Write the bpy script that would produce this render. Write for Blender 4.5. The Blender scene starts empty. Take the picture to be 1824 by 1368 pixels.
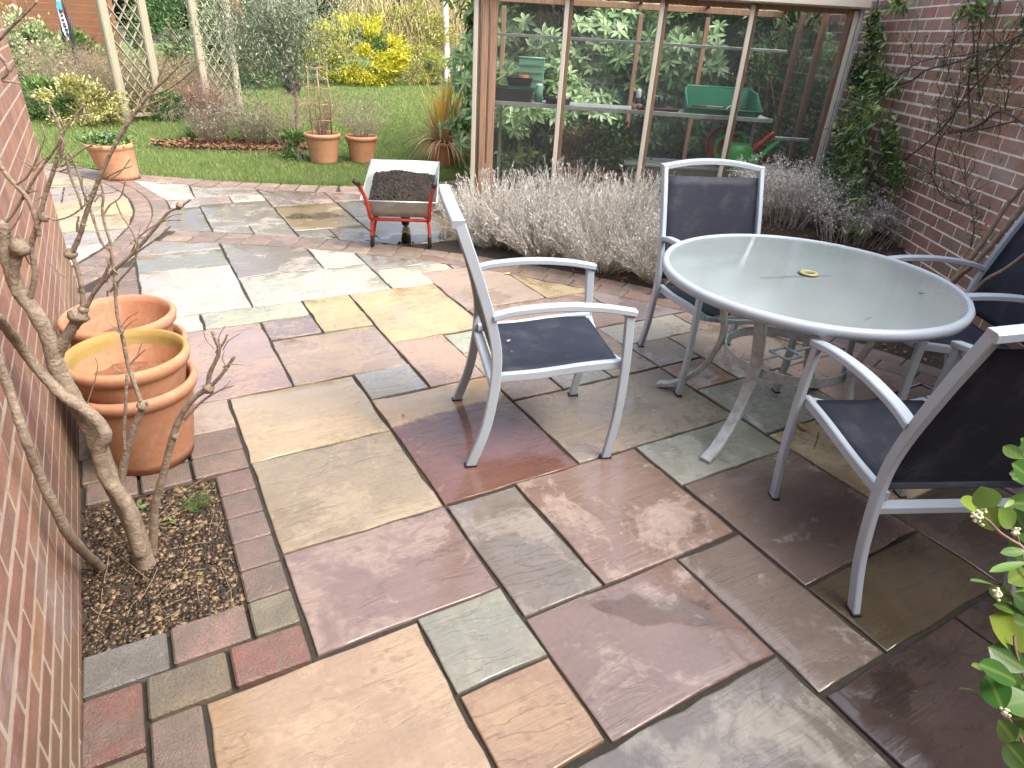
import bpy, math, random
import numpy as np
from mathutils import Matrix, Vector
random.seed(7); rng = np.random.default_rng(7)
SC = bpy.context.scene
COL = SC.collection
rad = math.radians

# ------------------------------------------------------------------ camera
FPX, YAW, TILT, ROLL, CAMH = 1148.93, rad(-30.8303), rad(61.4296), rad(3.50365), 1.6
def _rz(t): return Matrix.Rotation(t, 3, 'Z')
def _rx(t): return Matrix.Rotation(t, 3, 'X')
CR = _rz(YAW) @ _rx(TILT) @ _rz(ROLL)
cam_d = bpy.data.cameras.new('camera'); cam = bpy.data.objects.new('camera', cam_d); COL.objects.link(cam)
cam.matrix_world = Matrix.Translation((0, 0, CAMH)) @ CR.to_4x4()
cam_d.sensor_width = 36.0; cam_d.lens = FPX / 1824 * 36.0
cam_d.clip_start = 0.02; cam_d.clip_end = 500
SC.camera = cam
# ------------------------------------------------------------------ light
SUN_EL, SUN_AZ = 52.0, 300.0        # degrees; azimuth = direction (ccw from +x) in which the sun stands
world = bpy.data.worlds.new('World'); SC.world = world; world.use_nodes = True
wn = world.node_tree; wn.nodes.clear()
sky = wn.nodes.new('ShaderNodeTexSky'); sky.sky_type = 'NISHITA'; sky.sun_disc = False
sky.sun_elevation = rad(SUN_EL); sky.sun_rotation = rad(90 - SUN_AZ); sky.dust_density = 9.0; sky.air_density = 1.0; sky.ozone_density = 1.5
bg = wn.nodes.new('ShaderNodeBackground'); bg.inputs[1].default_value = 0.15
wo = wn.nodes.new('ShaderNodeOutputWorld')
hs = wn.nodes.new('ShaderNodeHueSaturation'); hs.inputs['Saturation'].default_value = .72   # thin high cloud: a whiter sky all over
wn.links.new(sky.outputs[0], hs.inputs['Color']); wn.links.new(hs.outputs[0], bg.inputs[0]); wn.links.new(bg.outputs[0], wo.inputs[0])
sd = bpy.data.lights.new('sun', 'SUN'); sd.energy = 0.5; sd.angle = rad(80); sd.color = (1, .985, .96)
sun = bpy.data.objects.new('sun', sd); COL.objects.link(sun)
sdir = Vector((math.cos(rad(SUN_EL)) * math.cos(rad(SUN_AZ)), math.cos(rad(SUN_EL)) * math.sin(rad(SUN_AZ)), math.sin(rad(SUN_EL))))
sun.rotation_euler = sdir.to_track_quat('Z', 'Y').to_euler(); sun.location = (0, 0, 12)
vs = SC.view_settings
vs.view_transform = 'Standard'; vs.look = 'None'; vs.gamma = 1; vs.use_curve_mapping = False
vs.exposure = 1.85
SC.cycles.use_denoising = True
SC.cycles.max_bounces = 8; SC.cycles.transparent_max_bounces = 12; SC.cycles.sample_clamp_indirect = 6.0
SC.cycles.caustics_reflective = False; SC.cycles.caustics_refractive = False

# ------------------------------------------------------------------ picture <-> place
CRn = np.array(CR)
def ray(u, v): return CRn @ np.array([(u - 912) / FPX, -(v - 684) / FPX, -1.0])
def g(u, v, z=0.0):
    d = ray(u, v); t = (z - CAMH) / d[2]; return np.array([d[0] * t, d[1] * t, z])
def gpl(u, v, P, n):
    d = ray(u, v); P = np.array(P, float); n = np.array(n, float)
    t = ((P - [0, 0, CAMH]) @ n) / (d @ n); return d * t + [0, 0, CAMH]
def proj(p):
    q = CRn.T @ (np.array(p, float) - [0, 0, CAMH])
    if q[2] > -0.05: return (-9999, -9999, 0)
    return (912 + FPX * q[0] / -q[2], 684 - FPX * q[1] / -q[2], -q[2])

# ------------------------------------------------------------------ objects
def tag(o, label=None, cat=None, group=None, kind=None):
    if label: o['label'] = label
    if cat: o['category'] = cat
    if group: o['group'] = group
    if kind: o['kind'] = kind
    return o
def thing(name, label, cat, loc=(0, 0, 0), rz=0.0, group=None):
    o = bpy.data.objects.new(name, None); COL.objects.link(o); o.empty_display_size = .1
    o.location = loc; o.rotation_euler = (0, 0, rz)
    return tag(o, label, cat, group)
def mesh_obj(name, me, mat, parent=None, loc=None, rot=None, color=None):
    o = bpy.data.objects.new(name, me); COL.objects.link(o)
    if mat is not None and not me.materials: me.materials.append(mat)
    if parent is not None: o.parent = parent
    if loc is not None: o.location = loc
    if rot is not None: o.rotation_euler = rot
    if color is not None: o.color = color
    return o
def np_mesh(name, V, F, smooth=False):
    """V (n,3), F (m,k) arrays"""
    V = np.ascontiguousarray(V, dtype=np.float32); F = np.ascontiguousarray(F, dtype=np.int32)
    me = bpy.data.meshes.new(name)
    m, k = F.shape
    me.vertices.add(len(V)); me.vertices.foreach_set('co', V.ravel())
    me.loops.add(m * k); me.loops.foreach_set('vertex_index', F.ravel())
    me.polygons.add(m); me.polygons.foreach_set('loop_start', np.arange(0, m * k, k, dtype=np.int32))
    me.polygons.foreach_set('loop_total', np.full(m, k, dtype=np.int32))
    if smooth: me.polygons.foreach_set('use_smooth', np.ones(m, dtype=bool))
    me.update(calc_edges=True); return me

class MB:
    def __init__(s): s.v = []; s.f = []; s.sm = []
    def add(s, V, F, smooth=False):
        n = len(s.v); s.v.extend([tuple(map(float, p)) for p in V]); s.f.extend([tuple(i + n for i in f) for f in F]); s.sm.extend([smooth] * len(F)); return s
    def box(s, c, d, R=None, bev=0.0):
        hx, hy, hz = d[0] / 2, d[1] / 2, d[2] / 2
        if bev <= 0:
            P = [(x, y, z) for x in (-hx, hx) for y in (-hy, hy) for z in (-hz, hz)]
            F = [(0, 1, 3, 2), (4, 6, 7, 5), (0, 4, 5, 1), (2, 3, 7, 6), (0, 2, 6, 4), (1, 5, 7, 3)]
        else:
            b = min(bev, hx * .9, hy * .9, hz * .9); P = []
            for z, k in ((-hz, b), (-hz + b, 0), (hz - b, 0), (hz, b)):
                X, Y = hx - k, hy - k; c_ = b if k == 0 else b * .6
                P += [(-X + c_, -Y, z), (X - c_, -Y, z), (X, -Y + c_, z), (X, Y - c_, z), (X - c_, Y, z), (-X + c_, Y, z), (-X, Y - c_, z), (-X, -Y + c_, z)]
            F = [tuple(range(7, -1, -1)), tuple(range(24, 32))]
            for r in range(3):
                for i in range(8):
                    j = (i + 1) % 8; F.append((r * 8 + i, r * 8 + j, r * 8 + 8 + j, r * 8 + 8 + i))
        c = Vector(c)
        P = [(R @ Vector(p) if R is not None else Vector(p)) + c for p in P]
        return s.add(P, F)
    def tube(s, path, r, n=8, cap=True, smooth=True, flat=1.0):
        path = [Vector(p) for p in path]; m = len(path)
        if not hasattr(r, '__len__'): r = [r] * m
        V = []; F = []; ref = None
        for i in range(m):
            t = (path[min(i + 1, m - 1)] - path[max(i - 1, 0)])
            if t.length < 1e-9: t = Vector((0, 0, 1))
            t.normalize()
            if ref is None:
                ref = t.orthogonal().normalized()
            ref = (ref - t * ref.dot(t)); ref = ref.normalized() if ref.length > 1e-6 else t.orthogonal().normalized()
            b = t.cross(ref)
            for k in range(n):
                a = 2 * math.pi * k / n; V.append(path[i] + ref * (math.cos(a) * r[i]) + b * (math.sin(a) * r[i] * flat))
        for i in range(m - 1):
            for k in range(n):
                k2 = (k + 1) % n; F.append((i * n + k, i * n + k2, (i + 1) * n + k2, (i + 1) * n + k))
        if cap: F.append(tuple(range(n - 1, -1, -1))); F.append(tuple((m - 1) * n + k for k in range(n)))
        return s.add(V, F, smooth)
    def sweep(s, path, side, w, t):
        """rectangular bar along path; side = width axis (fixed), w across side, t the other way; chamfered"""
        path = [Vector(p) for p in path]; side = Vector(side).normalized(); m = len(path); V = []; F = []
        for i in range(m):
            tg = (path[min(i + 1, m - 1)] - path[max(i - 1, 0)]).normalized()
            sd_ = (side - tg * side.dot(tg)).normalized(); up = tg.cross(sd_).normalized()
            a, b = w / 2, t / 2; ch = min(a, b) * .3
            for x, y in ((-a + ch, -b), (a - ch, -b), (a, -b + ch), (a, b - ch), (a - ch, b), (-a + ch, b), (-a, b - ch), (-a, -b + ch)):
                V.append(path[i] + sd_ * x + up * y)
        for i in range(m - 1):
            for k in range(8):
                k2 = (k + 1) % 8; F.append((i * 8 + k, i * 8 + k2, (i + 1) * 8 + k2, (i + 1) * 8 + k))
        F.append(tuple(range(7, -1, -1))); F.append(tuple((m - 1) * 8 + k for k in range(8)))
        return s.add(V, F)
    def lathe(s, prof, n=32, c=(0, 0, 0), smooth=True, closed=False, jit=0.0):
        V = []; F = []; m = len(prof)
        for i in range(n):
            a = 2 * math.pi * i / n; ca, sa = math.cos(a), math.sin(a)
            for r, z in prof: V.append((c[0] + r * ca, c[1] + r * sa, c[2] + z))
        mm = m if closed else m - 1
        for i in range(n):
            j = (i + 1) % n
            for k in range(mm):
                k2 = (k + 1) % m; F.append((i * m + k, j * m + k, j * m + k2, i * m + k2))
        return s.add(V, F, smooth)
    def disc(s, r, z, n=32, c=(0, 0)):
        return s.add([(c[0] + r * math.cos(2 * math.pi * i / n), c[1] + r * math.sin(2 * math.pi * i / n), z) for i in range(n)], [tuple(range(n))])
    def prism(s, poly, z0, z1):
        n = len(poly); V = [(x, y, z0) for x, y in poly] + [(x, y, z1) for x, y in poly]
        F = [tuple(range(n - 1, -1, -1)), tuple(range(n, 2 * n))] + [(i, (i + 1) % n, n + (i + 1) % n, n + i) for i in range(n)]
        return s.add(V, F)
    def mesh(s, name):
        me = bpy.data.meshes.new(name); me.from_pydata(s.v, [], s.f)
        if any(s.sm): me.polygons.foreach_set('use_smooth', s.sm)
        me.update(); return me
    def build(s, name, mat, parent=None, loc=None, rot=None, color=None):
        return mesh_obj(name, s.mesh(name), mat, parent, loc, rot, color)

def curve(pts, k=6):
    """Catmull-Rom through pts"""
    P = [np.array(p, float) for p in pts]; P = [2 * P[0] - P[1]] + P + [2 * P[-1] - P[-2]]; out = []
    for i in range(1, len(P) - 2):
        for j in range(k):
            t = j / k; a, b, c, d = P[i - 1], P[i], P[i + 1], P[i + 2]
            out.append(.5 * ((2 * b) + (-a + c) * t + (2 * a - 5 * b + 4 * c - d) * t * t + (-a + 3 * b - 3 * c + d) * t ** 3))
    out.append(P[-2]); return out

# ------------------------------------------------------------------ materials
class NT:
    def __init__(s, name):
        s.m = bpy.data.materials.new(name); s.m.use_nodes = True; s.t = s.m.node_tree; s.t.nodes.clear()
        s.out = s.n('OutputMaterial'); s.b = s.n('BsdfPrincipled'); s.l(s.b.outputs[0], s.out.inputs[0])
    def n(s, t, **k):
        x = s.t.nodes.new('ShaderNode' + t)
        for a, b in k.items(): setattr(x, a, b)
        return x
    def l(s, a, b): s.t.links.new(a, b)
    def set(s, nd, **k):
        for a, b in k.items(): nd.inputs[a.replace('_', ' ')].default_value = b
        return nd
    def coord(s, scale=(1, 1, 1), world=False, rand=False, rot=None):
        tc = s.n('TexCoord'); mp = s.n('Mapping'); mp.inputs['Scale'].default_value = scale
        if rot is not None: mp.inputs['Rotation'].default_value = rot
        if world:
            ge = s.n('NewGeometry'); src = ge.outputs['Position']
        else: src = tc.outputs['Object']
        if rand:
            oi = s.n('ObjectInfo'); mu = s.n('Math', operation='MULTIPLY'); mu.inputs[1].default_value = 57.0; s.l(oi.outputs['Random'], mu.inputs[0])
            ad = s.n('VectorMath', operation='ADD'); s.l(src, ad.inputs[0]); s.l(mu.outputs[0], ad.inputs[1]); src = ad.outputs[0]
        s.l(src, mp.inputs['Vector']); return mp.outputs[0]
    def noise(s, vec, scale=5, detail=4, rough=.55, dist=0.0):
        x = s.n('TexNoise'); s.l(vec, x.inputs['Vector']); s.set(x, Scale=scale, Detail=detail, Roughness=rough, Distortion=dist); return x.outputs['Fac']
    def ramp(s, fac, stops, interp='LINEAR'):
        x = s.n('ValToRGB'); x.color_ramp.interpolation = interp; e = x.color_ramp.elements
        while len(e) < len(stops): e.new(.5)
        for i, (p, c) in enumerate(stops):
            e[i].position = p; e[i].color = (c, c, c, 1) if not hasattr(c, '__len__') else (*c, 1)
        s.l(fac, x.inputs[0]); return x.outputs[0]
    def mix(s, fac, a, b, mode='MIX'):
        x = s.n('Mix', data_type='RGBA', blend_type=mode)
        for v, i in ((fac, 0), (a, 6), (b, 7)):
            if hasattr(v, 'is_output') or hasattr(v, 'links'): s.l(v, x.inputs[i])
            elif i == 0: x.inputs[0].default_value = v
            else: x.inputs[i].default_value = (*v, 1) if len(v) == 3 else v
        return x.outputs[2]
    def math(s, op, a, b=None, clamp=False):
        x = s.n('Math', operation=op); x.use_clamp = clamp
        for v, i in ((a, 0), (b, 1)):
            if v is None: continue
            if hasattr(v, 'links'): s.l(v, x.inputs[i])
            else: x.inputs[i].default_value = v
        return x.outputs[0]
    def bump(s, h, strength=.3, dist=.01, normal=None):
        x = s.n('Bump'); s.l(h, x.inputs['Height'])
        if hasattr(strength, 'links'): s.l(strength, x.inputs['Strength'])
        else: x.inputs['Strength'].default_value = strength
        x.inputs['Distance'].default_value = dist
        if normal is not None: s.l(normal, x.inputs['Normal'])
        s.l(x.outputs[0], s.b.inputs['Normal']); return x.outputs[0]
    def col(s, c): 
        if hasattr(c, 'links'): s.l(c, s.b.inputs['Base Color'])
        else: s.b.inputs['Base Color'].default_value = (*c, 1)
    def rough(s, r):
        if hasattr(r, 'links'): s.l(r, s.b.inputs['Roughness'])
        else: s.b.inputs['Roughness'].default_value = r

def plain(name, c, rough=.6, metal=0.0, var=.25, scale=8, bump=.0, bscale=60, spec=None, bdist=.003):
    m = NT(name); v = m.coord(rand=True); f = m.noise(v, scale, 5)
    m.col(m.ramp(f, [(.25, tuple(x * (1 - var) for x in c)), (.75, tuple(min(1, x * (1 + var)) for x in c))]))
    m.rough(rough); m.b.inputs['Metallic'].default_value = metal
    if spec is not None: m.b.inputs['Specular IOR Level'].default_value = spec
    if bump: m.bump(m.noise(v, bscale, 4), bump, bdist)
    return m.m
def leafmat(name, c1, c2, rough=.5, trans=.25, c3=None):
    m = NT(name); ge = m.n('NewGeometry')
    st = [(0, c1), (.6, c2)] + ([(1, c3)] if c3 else [])
    c = m.ramp(ge.outputs['Random Per Island'], st)
    m.col(c); m.rough(rough)
    if trans:
        tr = m.n('BsdfTranslucent'); m.l(c, tr.inputs[0]); mx = m.n('MixShader'); mx.inputs[0].default_value = trans
        m.l(m.b.outputs[0], mx.inputs[1]); m.l(tr.outputs[0], mx.inputs[2]); m.l(mx.outputs[0], m.out.inputs[0])
    return m.m

def m_slab():
    m = NT('sandstone'); oi = m.n('ObjectInfo'); v = m.coord(rand=True)
    vs_ = m.coord((1.0, 7.0, 1), rand=True); vs2 = m.coord((2.0, 28.0, 1), rand=True, rot=(0, 0, .15))
    big = m.noise(v, 3.2, 3, .5, .6); grain = m.noise(vs_, 2.2, 6, .6, 1.2); fine = m.noise(v, 60, 4, .6)
    c = m.mix(m.ramp(big, [(.3, 0), (.7, 1)]), oi.outputs['Color'], m.mix(.25, oi.outputs['Color'], (.24, .19, .14), 'MIX'))
    c = m.mix(.28, c, m.ramp(grain, [(.3, (.7, .66, .63)), (.7, (1.2, 1.17, 1.14))]), 'MULTIPLY')
    c = m.mix(.22, c, m.ramp(fine, [(.3, .6), (.7, 1.35)]), 'MULTIPLY')
    # wet / drying patches
    wn1 = m.noise(v, 2.6, 7, .62, .8); wn2 = m.noise(v, 26, 3, .5, .4)
    wv = m.math('ADD', wn1, m.math('MULTIPLY', m.math('SUBTRACT', wn2, .5), .22))
    th = m.math('SUBTRACT', wv, m.math('SUBTRACT', 1.0, oi.outputs['Alpha']))
    wet = m.ramp(m.math('ADD', m.math('MULTIPLY', th, 9.0), .5, True), [(0, 0), (1, 1)])
    kk = m.ramp(oi.outputs['Alpha'], [(.50, .30), (.60, 1)]); dry = m.mix(m.math('MULTIPLY', kk, .34), c, (.44, .40, .36)); c2 = m.mix(wet, dry, m.mix(kk, c, m.mix(1, c, (.70, .66, .64), 'MULTIPLY')))
    # dark spots: damp speckles and lichen on the drying parts
    vo = m.n('TexVoronoi'); m.l(m.coord((26, 26, 26), rand=True), vo.inputs['Vector']); vo.inputs['Scale'].default_value = 1.0
    spot = m.math('MULTIPLY', m.ramp(vo.outputs['Distance'], [(.2, 1), (.42, 0)]), m.ramp(m.noise(v, 5, 3), [(.45, 0), (.62, 1)]))
    spot = m.math('MULTIPLY', spot, m.math('SUBTRACT', 1.0, wet))
    c2 = m.mix(m.math('MULTIPLY', spot, .45), c2, m.mix(1, c2, (.45, .43, .42), 'MULTIPLY'))
    st_ = m.noise(m.coord(world=True), 1.1, 5, .6, .4); c2 = m.mix(.55, c2, m.ramp(st_, [(.3, (.72, .70, .68)), (.7, (1.18, 1.17, 1.15))]), 'MULTIPLY')
    rn = m.noise(m.coord((1.0, 3.2, 1), rand=True, rot=(0, 0, .2)), 2.6, 8, .58, .9)
    ck = m.math('MULTIPLY', m.ramp(rn, [(.398, 0), (.414, 1), (.432, 0), (.552, 0), (.563, 1), (.58, 0)]), m.ramp(m.noise(v, 2.3, 2), [(.42, 0), (.6, 1)]))
    c2 = m.mix(m.math('MULTIPLY', ck, .38), c2, m.mix(1, c2, (.4, .37, .35), 'MULTIPLY'))
    m.col(c2)
    # standing water in the hollows
    pud = m.math('MULTIPLY', m.ramp(m.noise(v, 1.9, 2, .5, .3), [(.55, 0), (.585, 1)]), wet)
    r = m.mix(wet, (.46, .46, .46), m.mix(m.ramp(fine, [(.3, 0), (.7, 1)]), (.07, .07, .07), (.2, .2, .2)))
    m.rough(m.mix(pud, r, (.03, .03, .03)))
    m.b.inputs['IOR'].default_value = 1.42
    m.l(m.math('MULTIPLY', wet, .9), m.b.inputs['Coat Weight']); m.b.inputs['Coat Roughness'].default_value = .06; m.b.inputs['Coat IOR'].default_value = 1.58
    cb = m.n('Bump'); cb.inputs['Strength'].default_value = .22; cb.inputs['Distance'].default_value = .006; m.l(m.noise(vs2, 1.0, 5, .55, .8), cb.inputs['Height']); m.l(cb.outputs[0], m.b.inputs['Coat Normal'])
    riv = m.math('ADD', m.math('MULTIPLY', m.noise(vs2, 1.3, 7, .62, 1.4), .6), m.math('MULTIPLY', m.ramp(rn, [(.40, 0), (.43, .35), (.55, .4), (.575, .8), (1, 1)]), .5))
    st = m.math('MULTIPLY', m.math('SUBTRACT', 1.0, m.math('MULTIPLY', pud, .93)), .75)
    n1 = m.bump(riv, st, .009); m.bump(fine, .25, .0025, n1)
    return m.m
def m_block():
    m = NT('block_paver'); oi = m.n('ObjectInfo'); v = m.coord(rand=True)
    c = m.mix(m.ramp(m.noise(v, 9, 4, .6, .5), [(.32, 0), (.62, 1)]), oi.outputs['Color'], m.mix(.7, oi.outputs['Color'], (.10, .09, .075)))
    c = m.mix(m.math('MULTIPLY', m.ramp(m.noise(v, 26, 5, .65), [(.45, 0), (.7, 1)]), .5), c, (.16, .145, .115))
    f = m.noise(v, 150, 3, .6)
    c = m.mix(.5, c, m.ramp(f, [(.3, .4), (.5, 1.0), (.68, 1.2), (.74, 3.2)]), 'MULTIPLY')
    m.col(c); m.rough(m.ramp(m.noise(v, 5, 3), [(.35, .35), (.65, .7)])); m.bump(m.math('ADD', f, m.math('MULTIPLY', m.noise(v, 22, 4), 1.4)), .8, .005)
    return m.m
def m_brick(name, stops, green=0.0):
    m = NT(name); oi = m.n('ObjectInfo'); ge = m.n('NewGeometry'); v = m.coord(rand=True); w = m.coord(world=True)
    r = m.math('FRACT', m.math('ADD', oi.outputs['Random'], ge.outputs['Random Per Island']))
    c = m.ramp(r, stops); c = m.mix(.5, c, m.ramp(m.noise(w, 9, 5, .6), [(.3, (.55, .5, .5)), (.7, (1.3, 1.25, 1.2))]), 'MULTIPLY')
    c = m.mix(.4, c, m.ramp(m.noise(w, 90, 4, .6), [(.3, .55), (.7, 1.4)]), 'MULTIPLY')
    sep = m.n('SeparateXYZ'); m.l(w, sep.inputs[0])
    if green:
        gf = m.math('MULTIPLY', m.ramp(sep.outputs[2], [(.12, 1), (.55, 0)]) if green < 1 else m.ramp(m.math('MULTIPLY', sep.outputs[2], .5), [(.22, 1), (.62, 0)]), m.ramp(m.noise(w, 2.5, 4), [(.3, .15), (.65, 1)]))
        c = m.mix(m.math('MULTIPLY', gf, .6), c, (.10, .092, .045))
    ef = m.ramp(m.noise(w, 1.7, 6, .65, .5), [(.58, 0), (.72, .5)])
    c = m.mix(ef, c, (.40, .36, .36))
    m.col(c); m.rough(.85); m.bump(m.noise(w, 70, 5, .65), .5, .004); return m.m

M = {}
M['slab'] = m_slab(); M['block'] = m_block()
M['joint'] = plain('joint_sand', (.030, .026, .021), .9, var=.4, scale=30, bump=.8, bscale=200)
M['brickL'] = m_brick('red_brick', [(0, (.26, .13, .10)), (.35, (.31, .168, .12)), (.6, (.24, .142, .115)), (.8, (.35, .20, .125)), (1, (.285, .148, .112))], .5)
M['brickR'] = m_brick('weathered_brick', [(0, (.37, .19, .155)), (.3, (.33, .22, .175)), (.55, (.43, .225, .18)), (.8, (.34, .255, .195)), (1, (.40, .20, .165))], 1.0)
M['mortar'] = plain('mortar', (.42, .375, .30), .9, var=.2, scale=14, bump=.5, bscale=180)
M['mortarR'] = plain('pale_mortar', (.78, .73, .64), .9, var=.2, scale=10, bump=.5, bscale=180)
def m_terra():
    m = NT('terracotta'); v = m.coord(rand=True); oi = m.n('ObjectInfo')
    c = m.mix(m.ramp(m.noise(v, 5, 4, .6, .5), [(.3, 0), (.7, 1)]), oi.outputs['Color'], m.mix(.5, oi.outputs['Color'], (.42, .24, .14)))
    c = m.mix(.3, c, m.ramp(m.noise(v, 45, 4), [(.3, .6), (.7, 1.3)]), 'MULTIPLY')
    c = m.mix(m.math('MULTIPLY', m.ramp(m.noise(v, 11, 6, .65, .8), [(.52, 0), (.72, 1)]), .38), c, (.46, .36, .29)); c = m.mix(m.math('MULTIPLY', m.ramp(m.noise(v, 4, 5, .6), [(.55, 0), (.75, 1)]), .45), c, (.17, .09, .05))
    # algae on inner, damp upper walls of mossy pots (alpha = 1: clean)
    tc = m.n('TexCoord'); sep = m.n('SeparateXYZ'); m.l(tc.outputs['Object'], sep.inputs[0])
    rr = m.math('SQRT', m.math('ADD', m.math('MULTIPLY', sep.outputs[0], sep.outputs[0]), m.math('MULTIPLY', sep.outputs[1], sep.outputs[1])))
    inn = m.math('MULTIPLY', m.math('LESS_THAN', rr, .2035), m.math('GREATER_THAN', sep.outputs[2], .272))
    al = m.math('MULTIPLY', m.math('MULTIPLY', m.math('SUBTRACT', 1.0, oi.outputs['Alpha']), inn), m.ramp(m.noise(v, 9, 4), [(.3, .2), (.5, 1)]))
    c = m.mix(m.math('MULTIPLY', al, .75), c, (.22, .20, .03))
    m.col(c); m.rough(.75); m.bump(m.noise(v, 90, 4), .25, .003); return m.m
M['terra'] = m_terra()
M['alu'] = plain('powder_coated_aluminium', (.35, .41, .48), .38, var=.07, scale=5, bump=.05, bscale=300)
M['aludirty'] = plain('speckled_aluminium', (.36, .39, .41), .45, var=.35, scale=34, bump=.05, bscale=300)
def m_sling():
    m = NT('sling_mesh'); v = m.coord(); w = m.n('TexWave', wave_type='BANDS', bands_direction='X'); m.l(v, w.inputs['Vector']); m.set(w, Scale=160.0, Distortion=.3)
    w2 = m.n('TexWave', wave_type='BANDS', bands_direction='Y'); m.l(v, w2.inputs['Vector']); m.set(w2, Scale=160.0, Distortion=.3)
    f = m.math('MULTIPLY', w.outputs['Fac'], w2.outputs['Fac'])
    c = m.ramp(f, [(0, (.013, .017, .03)), (1, (.034, .041, .062))])
    c = m.mix(m.ramp(m.noise(v, 9, 6, .65), [(.5, 0), (.8, .35)]), c, (.13, .13, .13)); m.col(c); m.rough(.6); m.b.inputs['Specular IOR Level'].default_value = .25; m.bump(f, .3, .0015); return m.m
M['sling'] = m_sling()
def m_glass(name, tint, frost_veil, rough, spec=1.0, scale=20):
    m = NT(name); v = m.coord(world=True)
    tr = m.n('BsdfTransparent'); tr.inputs[0].default_value = (*tint, 1)
    df = m.n('BsdfDiffuse'); df.inputs[0].default_value = (.60, .72, .74, 1)
    gl = m.n('BsdfGlossy'); gl.inputs['Roughness'].default_value = rough
    bp = m.n('Bump'); bp.inputs['Strength'].default_value = .12; bp.inputs['Distance'].default_value = .004; m.l(m.noise(v, scale, 3), bp.inputs['Height']); m.l(bp.outputs[0], gl.inputs['Normal'])
    a = m.n('MixShader'); fz = m.ramp(m.noise(v, 3.5, 6, .6), [(.3, frost_veil * .9), (.75, min(1, frost_veil * 1.12))]); m.l(fz, a.inputs[0]); m.l(tr.outputs[0], a.inputs[1]); m.l(df.outputs[0], a.inputs[2])
    fr = m.n('Fresnel'); fr.inputs[0].default_value = 1.5; b = m.n('MixShader'); m.l(m.math('MULTIPLY', fr.outputs[0], spec, True), b.inputs[0]); m.l(a.outputs[0], b.inputs[1]); m.l(gl.outputs[0], b.inputs[2])
    m.l(b.outputs[0], m.out.inputs[0]); return m.m
M['tglass'] = m_glass('textured_table_glass', (.86, .94, .925), .40, .06, 1.7, 70)
M['hglass'] = m_glass('horticultural_glass', (.97, .98, .975), .018, .02, .5, 3)  # small diffuse share paints the pale veil of reflected sky on the panes
def m_wood(name, c, var=.35, rough=.7, axis=(30, 30, 1.5)):
    m = NT(name); v = m.coord(axis, rand=True); f = m.noise(v, 2.0, 5, .6, .6)
    m.col(m.ramp(f, [(.25, tuple(x * (1 - var) for x in c)), (.75, tuple(x * (1 + var) for x in c))])); m.rough(rough); m.bump(f, .25, .003); return m.m
M['cedar'] = m_wood('cedar', (.27, .165, .105)); M['trellis'] = m_wood('weathered_timber', (.27, .245, .175), .25)
M['fence'] = m_wood('orange_fence_timber', (.20, .095, .05), .3, .8, (2, 2, 40)); M['cane'] = m_wood('willow_cane', (.30, .20, .11))
M['cream'] = plain('cream_cap', (.42, .405, .345), .45, var=.08, scale=6)
M['galv'] = plain('galvanised_steel', (.42, .45, .44), .42, .6, .22, 14, .08, 60)
M['red'] = plain('red_paint', (.42, .035, .02), .4, var=.25, scale=20)
M['rubber'] = plain('black_rubber', (.015, .015, .016), .65)
M['compost'] = plain('dark_compost', (.022, .017, .013), .95, var=.6, scale=60, bump=1, bscale=150, bdist=.01)
M['soil'] = plain('garden_soil', (.045, .033, .024), .95, var=.5, scale=30, bump=1, bscale=90, bdist=.01)
M['potsoil'] = plain('dry_pot_soil', (.20, .085, .045), .9, var=.5, scale=22, bump=.6, bscale=90, bdist=.006)
M['blackpl'] = plain('black_plastic', (.022, .022, .024), .5, var=.3)
M['greenpl'] = plain('green_plastic', (.03, .19, .115), .38, var=.12)
M['canG'] = plain('bright_green_plastic', (.06, .36, .07), .35, var=.08); M['canR'] = plain('red_plastic', (.45, .03, .025), .35, var=.08)
M['mint'] = plain('mint_plastic', (.20, .42, .30), .4, var=.1); M['orange'] = plain('orange_plastic', (.6, .13, .05), .5, var=.1)
M['white'] = plain('white_plastic', (.75, .75, .73), .45, var=.06); M['rose'] = plain('navy_plastic', (.03, .035, .07), .5)
M['brownpl'] = plain('brown_plastic', (.14, .07, .055), .5)
M['bark'] = plain('pale_bark', (.245, .198, .15), .85, var=.4, scale=38, bump=1.0, bscale=110, bdist=.006)
M['twig'] = plain('brown_twig', (.31, .245, .175), .85, var=.35, scale=30)
M['twigd'] = plain('dark_twig', (.075, .055, .045), .85, var=.4, scale=30)
M['twigr'] = plain('reddish_twig', (.25, .16, .13), .85, var=.4, scale=30)
M['lawn'] = plain('turf', (.09, .145, .036), .9, var=.35, scale=3, bump=.6, bscale=160, bdist=.01)
M['water'] = m_glass('rain_water', (.93, .93, .92), 0.0, .01, 1.3, 2)
M['grass'] = leafmat('grass_blade', (.105, .17, .042), (.19, .28, .07), .5, .3, (.30, .36, .13))
def m_grass():
    m = NT('grass_blade_patchy'); ge = m.n('NewGeometry'); w = m.coord(world=True)
    c = m.ramp(ge.outputs['Random Per Island'], [(0, (.10, .165, .042)), (.6, (.18, .265, .068)), (1, (.29, .345, .13))])
    c = m.mix(m.math('MULTIPLY', m.ramp(m.noise(w, 1.3, 5, .6), [(.42, 0), (.7, 1)]), .5), c, (.23, .23, .09)); c = m.mix(m.math('MULTIPLY', m.ramp(m.noise(w, 3.1, 4, .6), [(.5, 0), (.72, 1)]), .45), c, (.06, .11, .03))
    m.col(c); m.rough(.55); tr = m.n('BsdfTranslucent'); m.l(c, tr.inputs[0]); mx = m.n('MixShader'); mx.inputs[0].default_value = .3
    m.l(m.b.outputs[0], mx.inputs[1]); m.l(tr.outputs[0], mx.inputs[2]); m.l(mx.outputs[0], m.out.inputs[0]); return m.m
M['grass'] = m_grass()
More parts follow.
